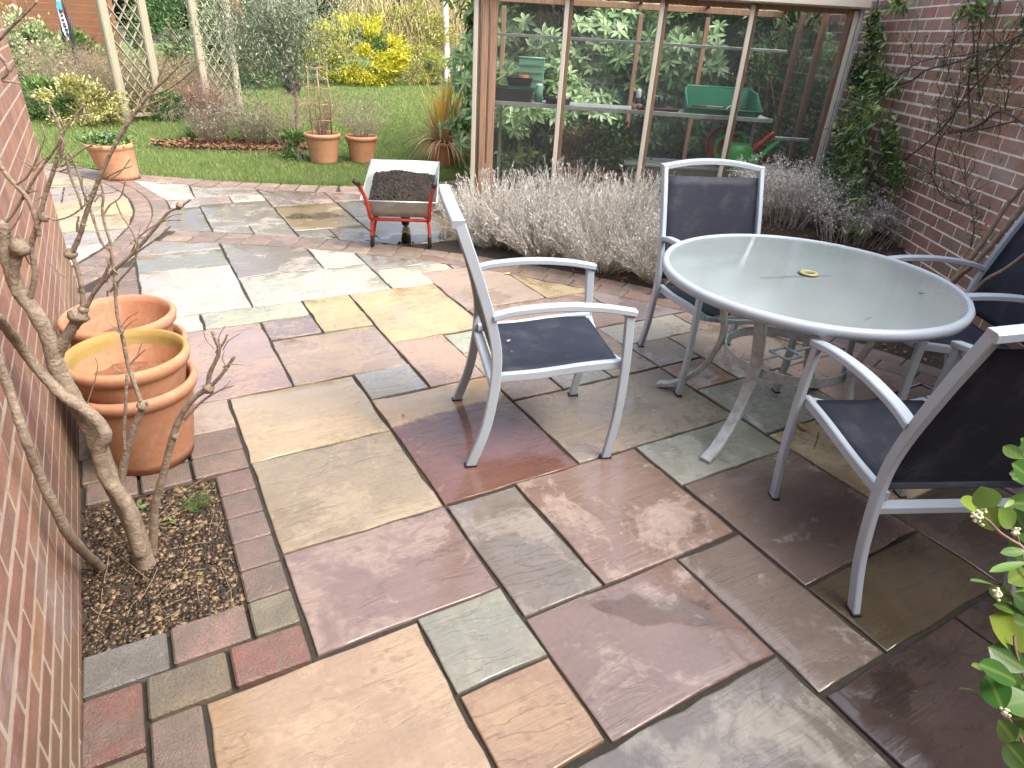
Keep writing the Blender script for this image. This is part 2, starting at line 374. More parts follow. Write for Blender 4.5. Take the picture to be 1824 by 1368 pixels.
M['blue'] = plain('blue_paint', (.03, .35, .6), .4); M['stripe'] = plain('white_paint', (.6, .66, .72), .4)
# ================================================================== ground, patio
ARC_C = (-2.48, -.08); ARC_I, ARC_O = 6.345, 6.635
CIR_C = (-3.2, 6.85); CIR_I, CIR_O = 3.145, 3.435
def r_arc(x, y): return math.hypot(x - ARC_C[0], y - ARC_C[1])
def r_cir(x, y): return math.hypot(x - CIR_C[0], y - CIR_C[1])
LAWN = [(-6.6, 8.1), (-6.2, 8.95), (-5.2, 9.95), (-4.2, 10.42), (-3.2, 10.55), (-2.2, 10.32), (-1.4, 9.86), (-.85, 9.30), (-.3, 8.80), (.02, 8.47), (.45, 8.13), (.91, 7.82), (1.72, 7.41), (2.18, 7.26), (2.9, 7.21), (3.6, 7.36), (4.6, 7.9)]
LAWN_S = [tuple(p) for p in curve(LAWN, 5)]
def lawn_d(x, y):
    """signed distance to the lawn edge, > 0 on the grass"""
    best = 1e9; sg = 1
    for (ax, ay), (bx, by) in zip(LAWN_S[:-1], LAWN_S[1:]):
        dx, dy = bx - ax, by - ay; t = max(0, min(1, ((x - ax) * dx + (y - ay) * dy) / (dx * dx + dy * dy)))
        d = math.hypot(x - ax - t * dx, y - ay - t * dy)
        if d < best: best = d; sg = 1 if (dx * (y - ay) - dy * (x - ax)) > 0 else -1
    return best * sg
W_ANG = rad(56); WD = np.array([math.cos(W_ANG), math.sin(W_ANG), 0]); QD = np.array([WD[1], -WD[0], 0])   # along the far wall / along the greenhouse front
GH_D = 5.9; GH_O = gpl(845, 10, WD * GH_D, WD); GH_O[2] = 0
WALL_P = g(1600, 440, .40); WALL_P[2] = 0
def sstep(a, b, x): t = max(0, min(1, (x - a) / (b - a))); return t * t * (3 - 2 * t)
def bed_z(x, y):
    s = (x - GH_O[0]) * QD[0] + (y - GH_O[1]) * QD[1]
    return -.02 + .44 * sstep(0, 1.05, r_arc(x, y) - 6.64) * sstep(.4, 2.6, s)

o = MB().add([(-60, -40, -.06), (60, -40, -.06), (60, 90, -.06), (-60, 90, -.06)], [(0, 1, 2, 3)]).build('ground', M['soil']); tag(o, kind='structure', label='bare soil ground beneath the garden')
# lawn sheet
V = [(x, y, -.004) for x, y in LAWN_S]; nL = len(V); V += [(x + (x - 0) * 2.2, 45, -.004) for x, y in LAWN_S]
lawn = MB().add(V, [(i, i + 1, nL + i + 1, nL + i) for i in range(nL - 1)]).build('lawn', M['lawn']); tag(lawn, 'mown green lawn beyond the curved paving edge', kind='structure')
# patio bedding
patio = MB()
V = [(x, y, -.010) for x, y in LAWN_S] + [(x * .9 + 1.2, -3, -.010) for x, y in LAWN_S]
patio.add(V, [(nL + i, nL + i + 1, i + 1, i) for i in range(nL - 1)])
patio = patio.build('patio', M['joint']); tag(patio, 'paved patio of mixed sandstone slabs with block edging', kind='structure')

def clip(poly, fn):
    out = []; n = len(poly)
    for i in range(n):
        a, b = poly[i], poly[(i + 1) % n]; fa, fb = fn(*a), fn(*b)
        if fa <= 0: out.append(a)
        if (fa <= 0) != (fb <= 0):
            lo, hi = (a, b) if fa <= 0 else (b, a)
            for _ in range(24):
                m = ((lo[0] + hi[0]) / 2, (lo[1] + hi[1]) / 2)
                if fn(*m) <= 0: lo = m
                else: hi = m
            out.append(lo)
    return out
def area(p): return abs(sum(p[i][0] * p[(i + 1) % len(p)][1] - p[(i + 1) % len(p)][0] * p[i][1] for i in range(len(p)))) / 2
def rectpoly(x0, x1, y0, y1, n=3):
    P = []
    for (ax, ay), (bx, by) in (((x0, y0), (x1, y0)), ((x1, y0), (x1, y1)), ((x1, y1), (x0, y1)), ((x0, y1), (x0, y0))):
        for k in range(n): P.append((ax + (bx - ax) * k / n, ay + (by - ay) * k / n))
    return P
nslab = 0
def slab(poly, colr, wet, gap=.002, z=0.0, tilt=.0022):
    """one riven flagstone: wobbly outline, chipped arris, gently uneven top"""
    global nslab
    if len(poly) < 3 or area(poly) < .004: return
    cx = sum(p[0] for p in poly) / len(poly); cy = sum(p[1] for p in poly) / len(poly)
    # densify the outline
    P = []
    n = len(poly)
    for i in range(n):
        a, b = poly[i], poly[(i + 1) % n]; L = math.hypot(b[0] - a[0], b[1] - a[1]); k = max(1, int(L / .075))
        for j in range(k): P.append((a[0] + (b[0] - a[0]) * j / k, a[1] + (b[1] - a[1]) * j / k))
    n = len(P); zz = z + random.uniform(-.0025, .0025); tx, ty = random.uniform(-tilt, tilt), random.uniform(-tilt, tilt)
    ring = []
    for q, (ins, dz) in enumerate(((gap - .001, -.035), (gap, -.004), (gap + .0018, -.0010), (gap + .007, 0))):
        rr = []
        for i, (x, y) in enumerate(P):
            dx, dy = x - cx, y - cy
            (ax, ay), (bx, by) = P[i - 1], P[(i + 1) % n]
            nx, ny = (by - ay), -(bx - ax); l = math.hypot(nx, ny) or 1; nx /= l; ny /= l
            if nx * dx + ny * dy < 0: nx, ny = -nx, -ny
            k = ins + WOB[(i * 7 + nslab * 13) % 997] * .0045
            rr.append((dx - nx * k, dy - ny * k, zz + dz + tx * dx + ty * dy + (WOB[(i * 5 + nslab * 31 + q) % 997] * .0012 if q >= 2 else 0)))
        ring.append(rr)
    V = sum(ring, []); F = []
    for q in range(3):
        for i in range(n):
            j = (i + 1) % n; F.append((q * n + i, q * n + j, (q + 1) * n + j, (q + 1) * n + i))
    # inner ring and a centre fan, slightly dished
    base = len(V)
    for i in range(n):
        x, y, zt = ring[3][i]; V.append((x * .55, y * .55, zz + (tx * x + ty * y) * .55 + WOB[(i * 3 + nslab * 17) % 997] * .0012))
    for i in range(n):
        j = (i + 1) % n; F.append((3 * n + i, 3 * n + j, base + j, base + i))
    V.append((0, 0, zz - .0008)); c = len(V) - 1
    for i in range(n): F.append((base + i, base + (i + 1) % n, c))
    # orient upward
    s2 = sum(P[i][0] * P[(i + 1) % n][1] - P[(i + 1) % n][0] * P[i][1] for i in range(n))
    if s2 < 0: F = [tuple(reversed(f)) for f in F]
    mb_ = MB().add(V, F, True); mb_.sm = [False] * (2 * n) + [True] * (len(F) - 2 * n); o = mb_.build('paving_slab', M['slab'], patio, (cx, cy, 0))
    lum = sum(colr) / 3; jit = [max(.01, (lum + (c_ - lum) * .78) * .82 * random.uniform(.94, 1.06)) for c_ in colr]; jit[0] *= .95; o.color = (*jit, wet + .045); nslab += 1
    return o
WOB = [0.0] * 997
for _k in range(997): WOB[_k] = random.uniform(-1, 1)
Y_ = (.47, .335, .16); YB = (.48, .355, .185); T_ = (.37, .285, .19); PU = (.31, .215, .19); R_ = (.27, .105, .08); MA = (.37, .27, .22); SA = (.45, .255, .155); G_ = (.31, .29, .255)
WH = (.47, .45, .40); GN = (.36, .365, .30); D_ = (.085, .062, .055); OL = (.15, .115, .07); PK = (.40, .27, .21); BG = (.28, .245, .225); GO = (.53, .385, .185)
inner = [  # x0, x1, y0, y1, colour, wetness
 (-.10, .495, .40, 1.31, YB, .46), (.50, .79, 1.03, 1.32, G_, .44), (.505, .79, .735, 1.02, SA, .46), (.80, 1.41, .725, 1.17, MA, .56), (.505, 1.41, .12, .715, G_, .56),
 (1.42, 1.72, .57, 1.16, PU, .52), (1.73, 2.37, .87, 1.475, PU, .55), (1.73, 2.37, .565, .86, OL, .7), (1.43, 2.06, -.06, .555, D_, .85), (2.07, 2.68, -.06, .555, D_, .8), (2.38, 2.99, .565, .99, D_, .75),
 (2.38, 2.985, 1.0, 1.60, Y_, .42), (1.73, 2.365, 1.485, 1.785, GN, .45), (1.43, 2.365, 1.795, 2.365, MA, .44), (2.375, 2.68, 2.08, 2.36, SA, .45), (2.375, 2.985, 1.61, 2.07, G_, .42), (2.69, 3.3, 2.08, 2.665, PK, .4),
 (2.36, 2.975, 2.675, 2.945, WH, .38), (.80, 1.10, 1.18, 1.77, BG, .5), (1.11, 1.715, 1.175, 1.78, MA, .54), (.195, .79, 1.325, 1.775, PU, .5), (.195, .79, 1.785, 2.36, T_, .48), 
 (1.725, 2.325, 3.52, 4.3, MA, .4), (2.335, 3.1, 3.52, 4.3, Y_, .35), (1.735, 2.64, 2.955, 3.51, PK, .42), (2.65, 3.4, 2.955, 3.51, BG, .4), (2.985, 3.5, 2.08, 2.945, PK, .4),
 (1.43, 1.725, 2.955, 3.215, GN, .4), (1.42, 1.73, 2.66, 2.945, PK, .4), (1.735, 2.35, 2.66, 2.945, MA, .42), (1.43, 1.72, 2.375, 2.65, PK, .46), (1.73, 2.04, 2.375, 2.65, G_, .44), (2.05, 2.365, 2.375, 2.665, PK, .4), (2.375, 2.68, 2.37, 2.665, MA, .42),
 (.80, 1.10, 2.66, 2.94, GN, .43), (1.11, 1.42, 2.66, 3.23, PK, .45), (.50, 1.10, 2.95, 3.51, PK, .45), (.195, .79, 2.37, 2.935, GO, .46), (-.42, .185, 2.67, 2.935, PK, .4), (-.44, .49, 2.945, 3.80, PK, .45),
 (.50, .79, 3.53, 3.805, PU, .5), (.80, 1.10, 3.52, 4.06, Y_, .42), (.195, .79, 3.815, 4.06, GN, .42), (-.10, .185, 3.815, 4.06, WH, .45), (1.11, 1.715, 3.24, 4.06, GO, .42), (-.10, .49, 4.07, 4.95, WH, .42), (.50, 1.41, 4.07, 4.635, WH, .44),
 (.50, 1.09, 4.645, 5.9, BG, .52), (1.10, 1.41, 4.645, 5.9, WH, .42), (1.42, 2.0, 4.485, 5.5, BG, .45), (1.42, 1.985, 4.07, 4.475, WH, .4), (1.995, 2.7, 4.32, 4.9, PK, .4), (-.10, .49, 4.96, 5.36, G_, .52), (-.10, .49, 5.37, 6.2, G_, .5),
 (2.995, 3.6, 1.0, 1.60, PK, .42), (2.995, 3.8, 1.61, 2.07, PK, .4), (3.0, 3.6, .39, .99, PU, .6), (3.61, 4.1, .6, 1.6, T_, .5), (2.69, 3.3, -.3, .38, MA, .6), (3.31, 4.0, -.3, .38, T_, .5),
 (-.10, .495, -.5, .39, T_, .5), (.505, 1.41, -.5, .11, PU, .5), (1.42, 2.06, -.66, -.07, MA, .6), (2.07, 2.68, -.66, -.07, T_, .6), (-.10, .9, -1.4, -.51, G_, .5), (.91, 1.9, -1.4, -.67, Y_, .5), (1.91, 3.0, -1.4, -.67, PU, .5), (3.01, 4.2, -1.4, -.31, T_, .5)]
for x0, x1, y0, y1, c, w in inner:
    slab(clip(rectpoly(x0, x1, y0, y1), lambda x, y: r_arc(x, y) - (ARC_I - .004)), c, w)
# the two-tone slab: a dry buff end grading into a wet maroon one
tt = slab(rectpoly(.80, 1.42, 1.785, 2.65, 3), R_, .60)
me_tt = tt.data; mtt = M['slab'].copy(); mtt.name = 'two_tone_sandstone'; tt.data.materials[0] = mtt
nt = mtt.node_tree; oi_ = [n for n in nt.nodes if n.type == 'OBJECT_INFO'][0]
tc_ = nt.nodes.new('ShaderNodeTexCoord'); sp_ = nt.nodes.new('ShaderNodeSeparateXYZ'); nt.links.new(tc_.outputs['Object'], sp_.inputs[0])
ma_ = nt.nodes.new('ShaderNodeMath'); ma_.operation = 'MULTIPLY_ADD'; ma_.inputs[1].default_value = -.06; nt.links.new(sp_.outputs[0], ma_.inputs[0]); nt.links.new(sp_.outputs[1], ma_.inputs[2])
nz_ = nt.nodes.new('ShaderNodeTexNoise'); nz_.inputs['Scale'].default_value = 9; nt.links.new(tc_.outputs['Object'], nz_.inputs['Vector'])
ad_ = nt.nodes.new('ShaderNodeMath'); ad_.operation = 'MULTIPLY_ADD'; ad_.inputs[1].default_value = .10; nt.links.new(nz_.outputs['Fac'], ad_.inputs[0]); nt.links.new(ma_.outputs[0], ad_.inputs[2])
rp_ = nt.nodes.new('ShaderNodeValToRGB'); rp_.color_ramp.elements[0].position = .232; rp_.color_ramp.elements[1].position = .255; nt.links.new(ad_.outputs[0], rp_.inputs[0])
mx_ = nt.nodes.new('ShaderNodeMix'); mx_.data_type = 'RGBA'; mx_.inputs[7].default_value = (.56, .42, .24, 1)
tgt = [l.to_socket for l in nt.links if l.from_node == oi_ and l.from_socket.name == 'Color']
nt.links.new(rp_.outputs[0], mx_.inputs[0]); nt.links.new(oi_.outputs['Color'], mx_.inputs[6])
for t in tgt: nt.links.new(mx_.outputs[2], t)
# slabs beyond the curved strip
outer = [(-.3, .485, 7.12, 8.2, WH, .4), (.495, 1.10, 7.13, 8.0, BG, .45), (-.3, .79, 6.80, 7.11, MA, .45), (.80, 1.11, 6.86, 7.12, WH, .4), (-.3, .485, 5.6, 6.79, BG, .55), (.495, 1.11, 5.97, 6.83, BG, .52), (.495, .79, 5.5, 5.96, BG, .5), (.80, 1.11, 5.5, 5.96, G_, .45),
 (1.12, 1.73, 6.57, 7.6, MA, .5), (1.12, 1.72, 5.68, 6.56, Y_, .58), (1.12, 1.40, 5.2, 5.67, G_, .5), (1.41, 1.72, 5.1, 5.67, BG, .5), (1.74, 2.35, 6.60, 7.5, PK, .5), (1.74, 2.35, 5.99, 6.59, BG, .58), (1.73, 2.6, 5.0, 5.98, YB, .66),
 (2.36, 3.0, 6.3, 7.5, Y_, .5), (2.36, 3.0, 5.99, 6.29, G_, .5), (3.01, 3.7, 6.2, 7.5, PK, .5), (2.61, 3.2, 5.3, 5.98, MA, .5)]
for x0, x1, y0, y1, c, w in outer:
    p = rectpoly(x0, x1, y0, y1, 4); p = clip(p, lambda x, y: (ARC_O + .005) - r_arc(x, y)); p = clip(p, lambda x, y: (CIR_O + .005) - r_cir(x, y)); p = clip(p, lambda x, y: lawn_d(x, y) + .300)
    slab(p, c, w)
circ = [(-.62, .3, 7.25, 7.62, MA), (-.9, .3, 6.72, 7.24, Y_), (-.48, .3, 6.20, 6.71, Y_), (-.95, -.49, 6.20, 6.71, YB), (-1.2, .3, 5.85, 6.19, MA), (-.75, .3, 5.1, 5.84, WH), (-1.5, -.76, 5.1, 5.84, T_), (-1.3, -.63, 7.25, 7.95, MA), (-.62, .3, 7.63, 7.95, PU), (-1.0, .3, 7.96, 8.3, Y_), (-1.6, .3, 8.31, 8.9, MA), (-1.7, -.96, 6.2, 7.24, PK), (-1.7, -1.01, 7.96, 8.3, T_), (-2.4, -1.61, 8.31, 9.4, Y_), (-1.6, -.5, 8.91, 9.6, PK)]
for x0, x1, y0, y1, c in circ:
    slab(clip(rectpoly(x0, x1, y0, y1, 4), lambda x, y: r_cir(x, y) - (CIR_I - .005)), c, .42)

def puddle(u, v, rx, ry, label, rot=0.0):
    p = g(u, v); n = 30; P = []
    for i in range(n):
        a = 2 * math.pi * i / n; k = 1 + .22 * math.sin(2 * a + u) + .16 * math.sin(5 * a + v) + random.uniform(-.06, .06)
        x, y = rx * k * math.cos(a), ry * k * math.sin(a); P.append((x * math.cos(rot) - y * math.sin(rot), x * math.sin(rot) + y * math.cos(rot)))
    o = MB().add([(x, y, 0) for x, y in P], [tuple(range(n))]).build('puddle', M['water'], None, (float(p[0]), float(p[1]), .0055)); tag(o, label, kind='structure')
puddle(1590, 1225, .10, .06, 'small bright puddle on the dark wet slab at the lower right', .2); puddle(1245, 935, .05, .03, 'tiny crescent puddle on the pinkish slab corner', .5)
puddle(735, 425, .34, .16, 'broad shallow puddle on the yellow slab under the wheelbarrow', -.3); puddle(560, 385, .22, .13, 'shallow puddle on the buff slab left of the wheelbarrow', -.3); puddle(1170, 1085, .16, .07, 'thin film of rainwater on the mauve slab in front', -.6)
# ------------------------------------------------------------------ block pavers
bm_cache = {}
def paver_mesh(l, w):
    k = (round(l, 3), round(w, 3))
    if k not in bm_cache:
        b = MB(); b.box((0, 0, -.03), (l - .007, w - .007, .06), bev=.006); bm_cache[k] = b.mesh('block_paver'); bm_cache[k].materials.append(M['block'])
    return bm_cache[k]
BC = [(.20, .115, .10), (.23, .095, .08), (.17, .125, .11), (.215, .15, .12), (.15, .115, .11), (.19, .10, .09), (.24, .135, .105)]
def paver(x, y, l, w, rz, colr=None, z=0.0, fade=1.0):
    c = colr or random.choice(BC); k = random.uniform(.85, 1.15) * fade
    o = mesh_obj('block_paver', paver_mesh(l, w), None, patio, (x, y, z + random.uniform(-.002, .003)), (random.uniform(-.006, .006), random.uniform(-.006, .006), rz + random.uniform(-.008, .008)))
    o.color = (c[0] * k, c[1] * k, c[2] * k, 1); return o
def pr(x0, x1, y0, y1, colr=None, z=0.0):
    paver((x0 + x1) / 2, (y0 + y1) / 2, x1 - x0, y1 - y0, 0, colr, z)
REDB = (.185, .085, .072); OLB = (.175, .14, .095); GRB = (.14, .135, .135); PUB = (.19, .13, .11); PKB = (.21, .135, .115)
zb = .012
pr(-.385, -.17, 1.455, 1.60, GRB, zb); pr(-.165, .045, 1.46, 1.605, PKB, zb); pr(-.235, -.03, 1.312, 1.452, OLB, zb); pr(-.025, .182, 1.312, 1.455, REDB, zb)
pr(-.385, -.24, 1.24, 1.448, REDB, zb); pr(-.235, -.108, 1.10, 1.308, PUB, zb); pr(-.385, -.24, 1.03, 1.235, OLB, zb); pr(-.235, -.108, .885, 1.095, PUB, zb); pr(-.385, -.24, .82, 1.025, PKB, zb)
for i in range(6): pr(-.385, -.24, .82 - .21 * (i + 1), .815 - .21 * i, None, zb); pr(-.235, -.108, .885 - .21 * (i + 1), .88 - .21 * i, None, zb)
cols = [(.19, .17, .12), PUB, (.20, .14, .125), (.18, .125, .12), (.19, .12, .115), (.20, .12, .11)]
for i in range(6): pr(.05, .185, 1.46 + .143 * i, 1.46 + .143 * (i + 1), cols[i], zb)
pr(-.02, .185, 2.325, 2.47, PUB, zb); pr(-.02, .185, 2.475, 2.66, PKB, zb)
pr(-.385, -.21, 2.32, 2.46, PUB, zb); pr(-.205, -.025, 2.32, 2.46, PUB, zb); pr(-.40, -.215, 2.465, 2.66, OLB, zb); pr(-.21, -.025, 2.465, 2.66, PUB, zb)
for j in range(12):                       # small blocks between the house wall and the big pale slab
    for i in range(2 if j % 2 else 3):
        w = .36 / (2 if j % 2 else 3); x = -.47 + w * (i + .5); y = 3.89 + j * .145
        if r_cir(x, y) < CIR_O + .08: continue
        paver(x, y, w, .142, 0, random.choice([PUB, PKB, BC[2], BC[3], PUB]))
RC = [(.25, .18, .15), (.27, .185, .15), (.225, .17, .15), (.29, .215, .17), (.265, .16, .135), (.22, .155, .14)]  # arc and circle pavers: lighter, the wet sheen is put into the colour
def ring(cx, cy, r0, r1, a0, a1, l, ok=lambda x, y: True, cols=RC):
    rm = (r0 + r1) / 2; n = max(1, int(rm * abs(a1 - a0) / l)); da = (a1 - a0) / n
    ph = random.random()
    for i in range(n):
        a = a0 + da * (i + ph); x, y = cx + rm * math.cos(a), cy + rm * math.sin(a)
        if ok(x, y): paver(x, y, rm * abs(da), r1 - r0, a + math.pi / 2, random.choice(cols))
okarc = lambda x, y: r_cir(x, y) > CIR_O + .06 and x > -.45
ring(*ARC_C, ARC_I, 6.49, rad(-12), rad(68), .205, okarc); ring(*ARC_C, 6.49, ARC_O, rad(-12), rad(68), .205, okarc)
okc = lambda x, y: x > -2.6 and not (x < -.45 and y < 5.0)
ring(*CIR_C, CIR_I, 3.29, rad(-52), rad(84), .2, okc); ring(*CIR_C, 3.29, CIR_O, rad(-52), rad(84), .2, okc)
# two courses of edging along the lawn
for off in (.075, .220):
    acc = .0; L = LAWN_S
    for i in range(len(L) - 1):
        (ax, ay), (bx, by) = L[i], L[i + 1]; dx, dy = bx - ax, by - ay; l = math.hypot(dx, dy); nx, ny = dy / l, -dx / l
        s0 = acc
        while s0 < l:
            x, y = ax + dx * s0 / l + nx * off, ay + dy * s0 / l + ny * off
            if -.7 < x < 4.0 and r_cir(x, y) > CIR_O + (.05 if x < 0.25 else 0): paver(x, y, .203, .143, math.atan2(dy, dx), random.choice([(.30, .19, .15), (.33, .23, .18), (.27, .17, .14), (.31, .2, .155)]))
            s0 += .208
        acc = s0 - l

# ------------------------------------------------------------------ brick walls
def brick_wall(core_name, parent, P0, ang, length, height, z0, mat, mmat, keep=300, t_off=0.0, thick=.1, pitch=.0755):
    """stretcher-bond wall; face plane through P0 along ang; local x along the wall, local -y = out of the face"""
    core = MB().box((length / 2, thick / 2 + .0008, height / 2 + z0), (length, thick, height)).build(core_name, mmat, parent, P0, (0, 0, ang))
    ca, sa = math.cos(ang), math.sin(ang); B = []
    for c in range(int(height / pitch)):
        off = (.1125 if c % 2 else 0) + t_off
        k = 0; x = -off
        while x < length:
            xa, xb = max(0, x), min(length, x + .215); x += .225
            if xb - xa < .03: continue
            z = z0 + c * pitch + .0325 + .005; xm = (xa + xb) / 2
            wp = (P0[0] + ca * xm, P0[1] + sa * xm, P0[2] + z); u, v, d = proj(wp)
            vis = (1 / d ** 2) if d > 0 and -25 < u < 1849 and -20 < v < 1388 else 0
            B.append((vis, xm, z, xb - xa))
    B.sort(key=lambda b: -b[0])
    mc = {}
    rest = MB(); n = 0
    for vis, xm, z, l in B:
        if vis > 0 and n < keep:
            k = round(l, 3)
            if k not in mc:
                mc[k] = MB().box((0, 0, 0), (l, thick * .4, .0645), bev=.004).mesh('brick'); mc[k].materials.append(mat)
            mesh_obj('brick', mc[k], None, core, (xm, thick * .2 + random.uniform(-.0012, .0004), z), (random.uniform(-.004, .004), random.uniform(-.004, .004), random.uniform(-.003, .003))); n += 1
        else: rest.box((xm, thick * .2, z), (l, thick * .4, .0645))
    if rest.v: tag(rest.build('brickwork', mat, core), kind='stuff')
    return core
house = thing('brick_house', 'red brick house side wall at the left edge beside the bare climbing shrub', 'house', (-.372, -1.6, 0))
brick_wall('side_wall', house, (.057, 0, 0), math.atan2(3.82, -.083), 6.42, 3.0, -.04, M['brickL'], M['mortar'], 300)
# end return of the side wall, the rear of the house and its roofs (outside the picture; they shade the patio)
MB().box((-2.25, 6.36, 1.48), (4.2, .1, 3.0)).build('end_wall', M['brickL'], house)
MB().box((2.5, -2.2, 2.75), (9.5, .2, 5.6)).build('rear_wall', M['brickL'], house)
MB().box((-2.3, 2.9, 3.03), (4.4, 7.2, .1)).build('flat_roof', M['blackpl'], house)
MB().box((2.5, -3.3, 5.65), (9.9, 2.6, .2)).build('main_roof', M['fence'], house)
rw = thing('brick_wall', 'tall weathered brick garden wall with climbers, right of the greenhouse', 'wall', (float(WALL_P[0]), float(WALL_P[1]), 0))
brick_wall('wall_face', rw, (WD[0] * 6.0, WD[1] * 6.0, 0), W_ANG + math.pi, 10.5, 2.45, .10, M['brickR'], M['mortarR'], 300, .05)
# ================================================================== beds
def grid_patch(name, poly_fn, x0, x1, y0, y1, st, zf, mat, label, jit=.012):
    nx, ny = int((x1 - x0) / st) + 1, int((y1 - y0) / st) + 1; V = []; F = []; idx = {}
    for j in range(ny + 1):
        for i in range(nx + 1):
            x, y = x0 + i * st, y0 + j * st
            if poly_fn(x, y): idx[i, j] = len(V); V.append((x, y, zf(x, y) + random.uniform(-jit, jit)))
    for j in range(ny):
        for i in range(nx):
            q = [(i, j), (i + 1, j), (i + 1, j + 1), (i, j + 1)]
            if all(k in idx for k in q): F.append(tuple(idx[k] for k in q))
    o = MB().add(V, F, True).build(name, mat); tag(o, label, kind='structure'); return o
def in_bed(x, y):
    s = (x - GH_O[0]) * QD[0] + (y - GH_O[1]) * QD[1]; d = x * WD[0] + y * WD[1]
    return r_arc(x, y) > ARC_O + .0 and (s > -.25) and d < GH_D + 2.4 and (x - WALL_P[0]) * QD[0] + (y - WALL_P[1]) * QD[1] < .1
grid_patch('planting_bed', in_bed, 2.0, 7.5, -2.0, 8.0, .07, bed_z, M['soil'], 'raised soil bed between the curved block edging and the brick wall')
# planter by the house wall: sunken soil + pebbles
MB().box((-.17, 1.965, -.03), (.46, .76, .05)).build('planter_soil', M['soil']); tag(bpy.data.objects['planter_soil'], 'dark soil in the small block-edged planter', kind='structure')
def scatter_rocks(name, label, n, posf, smin, smax, mats, zf=lambda x, y: 0):
    base = np.array([(1, 0, 0), (-1, 0, 0), (0, 1, 0), (0, -1, 0), (0, 0, 1), (0, 0, -1)], float); fc = np.array([(0, 2, 4), (2, 1, 4), (1, 3, 4), (3, 0, 4), (2, 0, 5), (1, 2, 5), (3, 1, 5), (0, 3, 5)])
    # once-subdivided octahedron for rounder pebbles
    V = list(map(tuple, base)); F = []; cache = {}
    def mid(a, b):
        k = (min(a, b), max(a, b))
        if k not in cache:
            p = np.array(V[a]) + np.array(V[b]); V.append(tuple(p / np.linalg.norm(p))); cache[k] = len(V) - 1
        return cache[k]
    for a, b, c in fc:
        ab, bc, ca = mid(a, b), mid(b, c), mid(c, a); F += [(a, ab, ca), (ab, b, bc), (ca, bc, c), (ab, bc, ca)]
    V = np.array(V); F = np.array(F)
    VV = []; FF = []
    for i in range(n):
        x, y = posf(); s = random.uniform(smin, smax); sc = np.array([random.uniform(.7, 1.3), random.uniform(.7, 1.2), random.uniform(.35, .7)]) * s * random.choice([.6, .8, 1, 1, 1.35])
        a = random.uniform(0, 6.28); ca, sa = math.cos(a), math.sin(a); P = V * (1 + rng.uniform(-.28, .28, (len(V), 1))) * sc
        P = np.c_[P[:, 0] * ca - P[:, 1] * sa, P[:, 0] * sa + P[:, 1] * ca, P[:, 2]] + [x, y, zf(x, y) + s * .25]
        VV.append(P); FF.append(F + i * len(V))
    o = mesh_obj(name, np_mesh(name, np.vstack(VV), np.vstack(FF), False), mats); tag(o, label, kind='stuff'); return o
M['pebble'] = leafmat('pebble', (.009, .006, .0045), (.04, .024, .012), .4, 0, (.26, .18, .10))
scatter_rocks('gravel', 'small brown and cream pebbles covering the planter soil', 4200, lambda: (random.uniform(-.385, .045), random.uniform(1.61, 2.315)), .004, .0095, M['pebble'], lambda x, y: -.006)

# ================================================================== clay pots
CLAY = (.42, .19, .10)
def pot(name, label, loc, r, h, rb, colr=CLAY, alga=1.0, soil=None, soil_mat=None, cat='plant pot', group=None, shear=(0, 0), rim_h=.045, empty_floor=False):
    t = thing(name, label, cat, loc, random.uniform(0, 6), group)
    ri = r - .016
    prof = [(0.001, 0), (rb, 0), (rb + (r - rb) * .12, h * .12), (r - .022, h - rim_h * 1.5), (r - .018, h - rim_h * 1.3), (r - .004, h - rim_h), (r, h - rim_h * .72), (r + .003, h - rim_h * .4), (r - .002, h - .008), (r - .012, h), (r - .022, h - .004), (ri - .012, h - .03), (rb + (ri - rb) * .55 - .016, h * .45), (rb - .014, .03), (.001, .03)]
    b = MB().lathe(prof, 44)
    if shear != (0, 0): b.v = [(x + shear[0] * z / h, y + shear[1] * z / h, z) for x, y, z in b.v]
    b.build('pot_wall', M['terra'], t, color=(*colr, alga))
    if shear != (0, 0): t.rotation_euler = (0, 0, 0)
    if soil:
        zi = h * soil; rs = rb + (ri - rb) * soil - .012; s = MB(); n = 30
        V = [(shear[0] * soil, shear[1] * soil, zi + .006)]
        for k, f in enumerate((.35, .7, 1.0)):
            for i in range(n):
                a = 2 * math.pi * i / n; V.append((rs * f * math.cos(a) + shear[0] * soil, rs * f * math.sin(a) + shear[1] * soil, zi + random.uniform(-.006, .008)))
        F = [(0, 1 + i, 1 + (i + 1) % n) for i in range(n)]
        for k in range(2):
            for i in range(n): j = (i + 1) % n; F.append((1 + k * n + i, 1 + (k + 1) * n + i, 1 + (k + 1) * n + j, 1 + k * n + j))
        s.add(V, F, True); s.build('soil', soil_mat or M['soil'], t)
    return t
CL1 = (.38, .17, .095); CL2 = (.42, .20, .105)
pot('clay_pot', 'lower terracotta pot of the nested pair by the twisted trunk', (-.150, 2.575, .013), .222, .355, .155, CL1, 1.0, .1, M['potsoil'])
pot('clay_pot', 'mossy-rimmed empty terracotta pot nested in another, front of the pair by the wall', (-.150, 2.575, .15), .215, .33, .148, CL2, .15, .62, M['potsoil'])
pot('clay_pot', 'rear empty terracotta pot against the brick wall, behind the mossy-rimmed pot', (-.170, 3.035, .10), .222, .36, .155, CL1, 1.0, .62, M['potsoil'])
pot('clay_pot', 'terracotta pot half hidden beneath the rear empty pot', (-.150, 3.035, .002), .228, .33, .16, CL1, 1.0, .1, M['potsoil'])

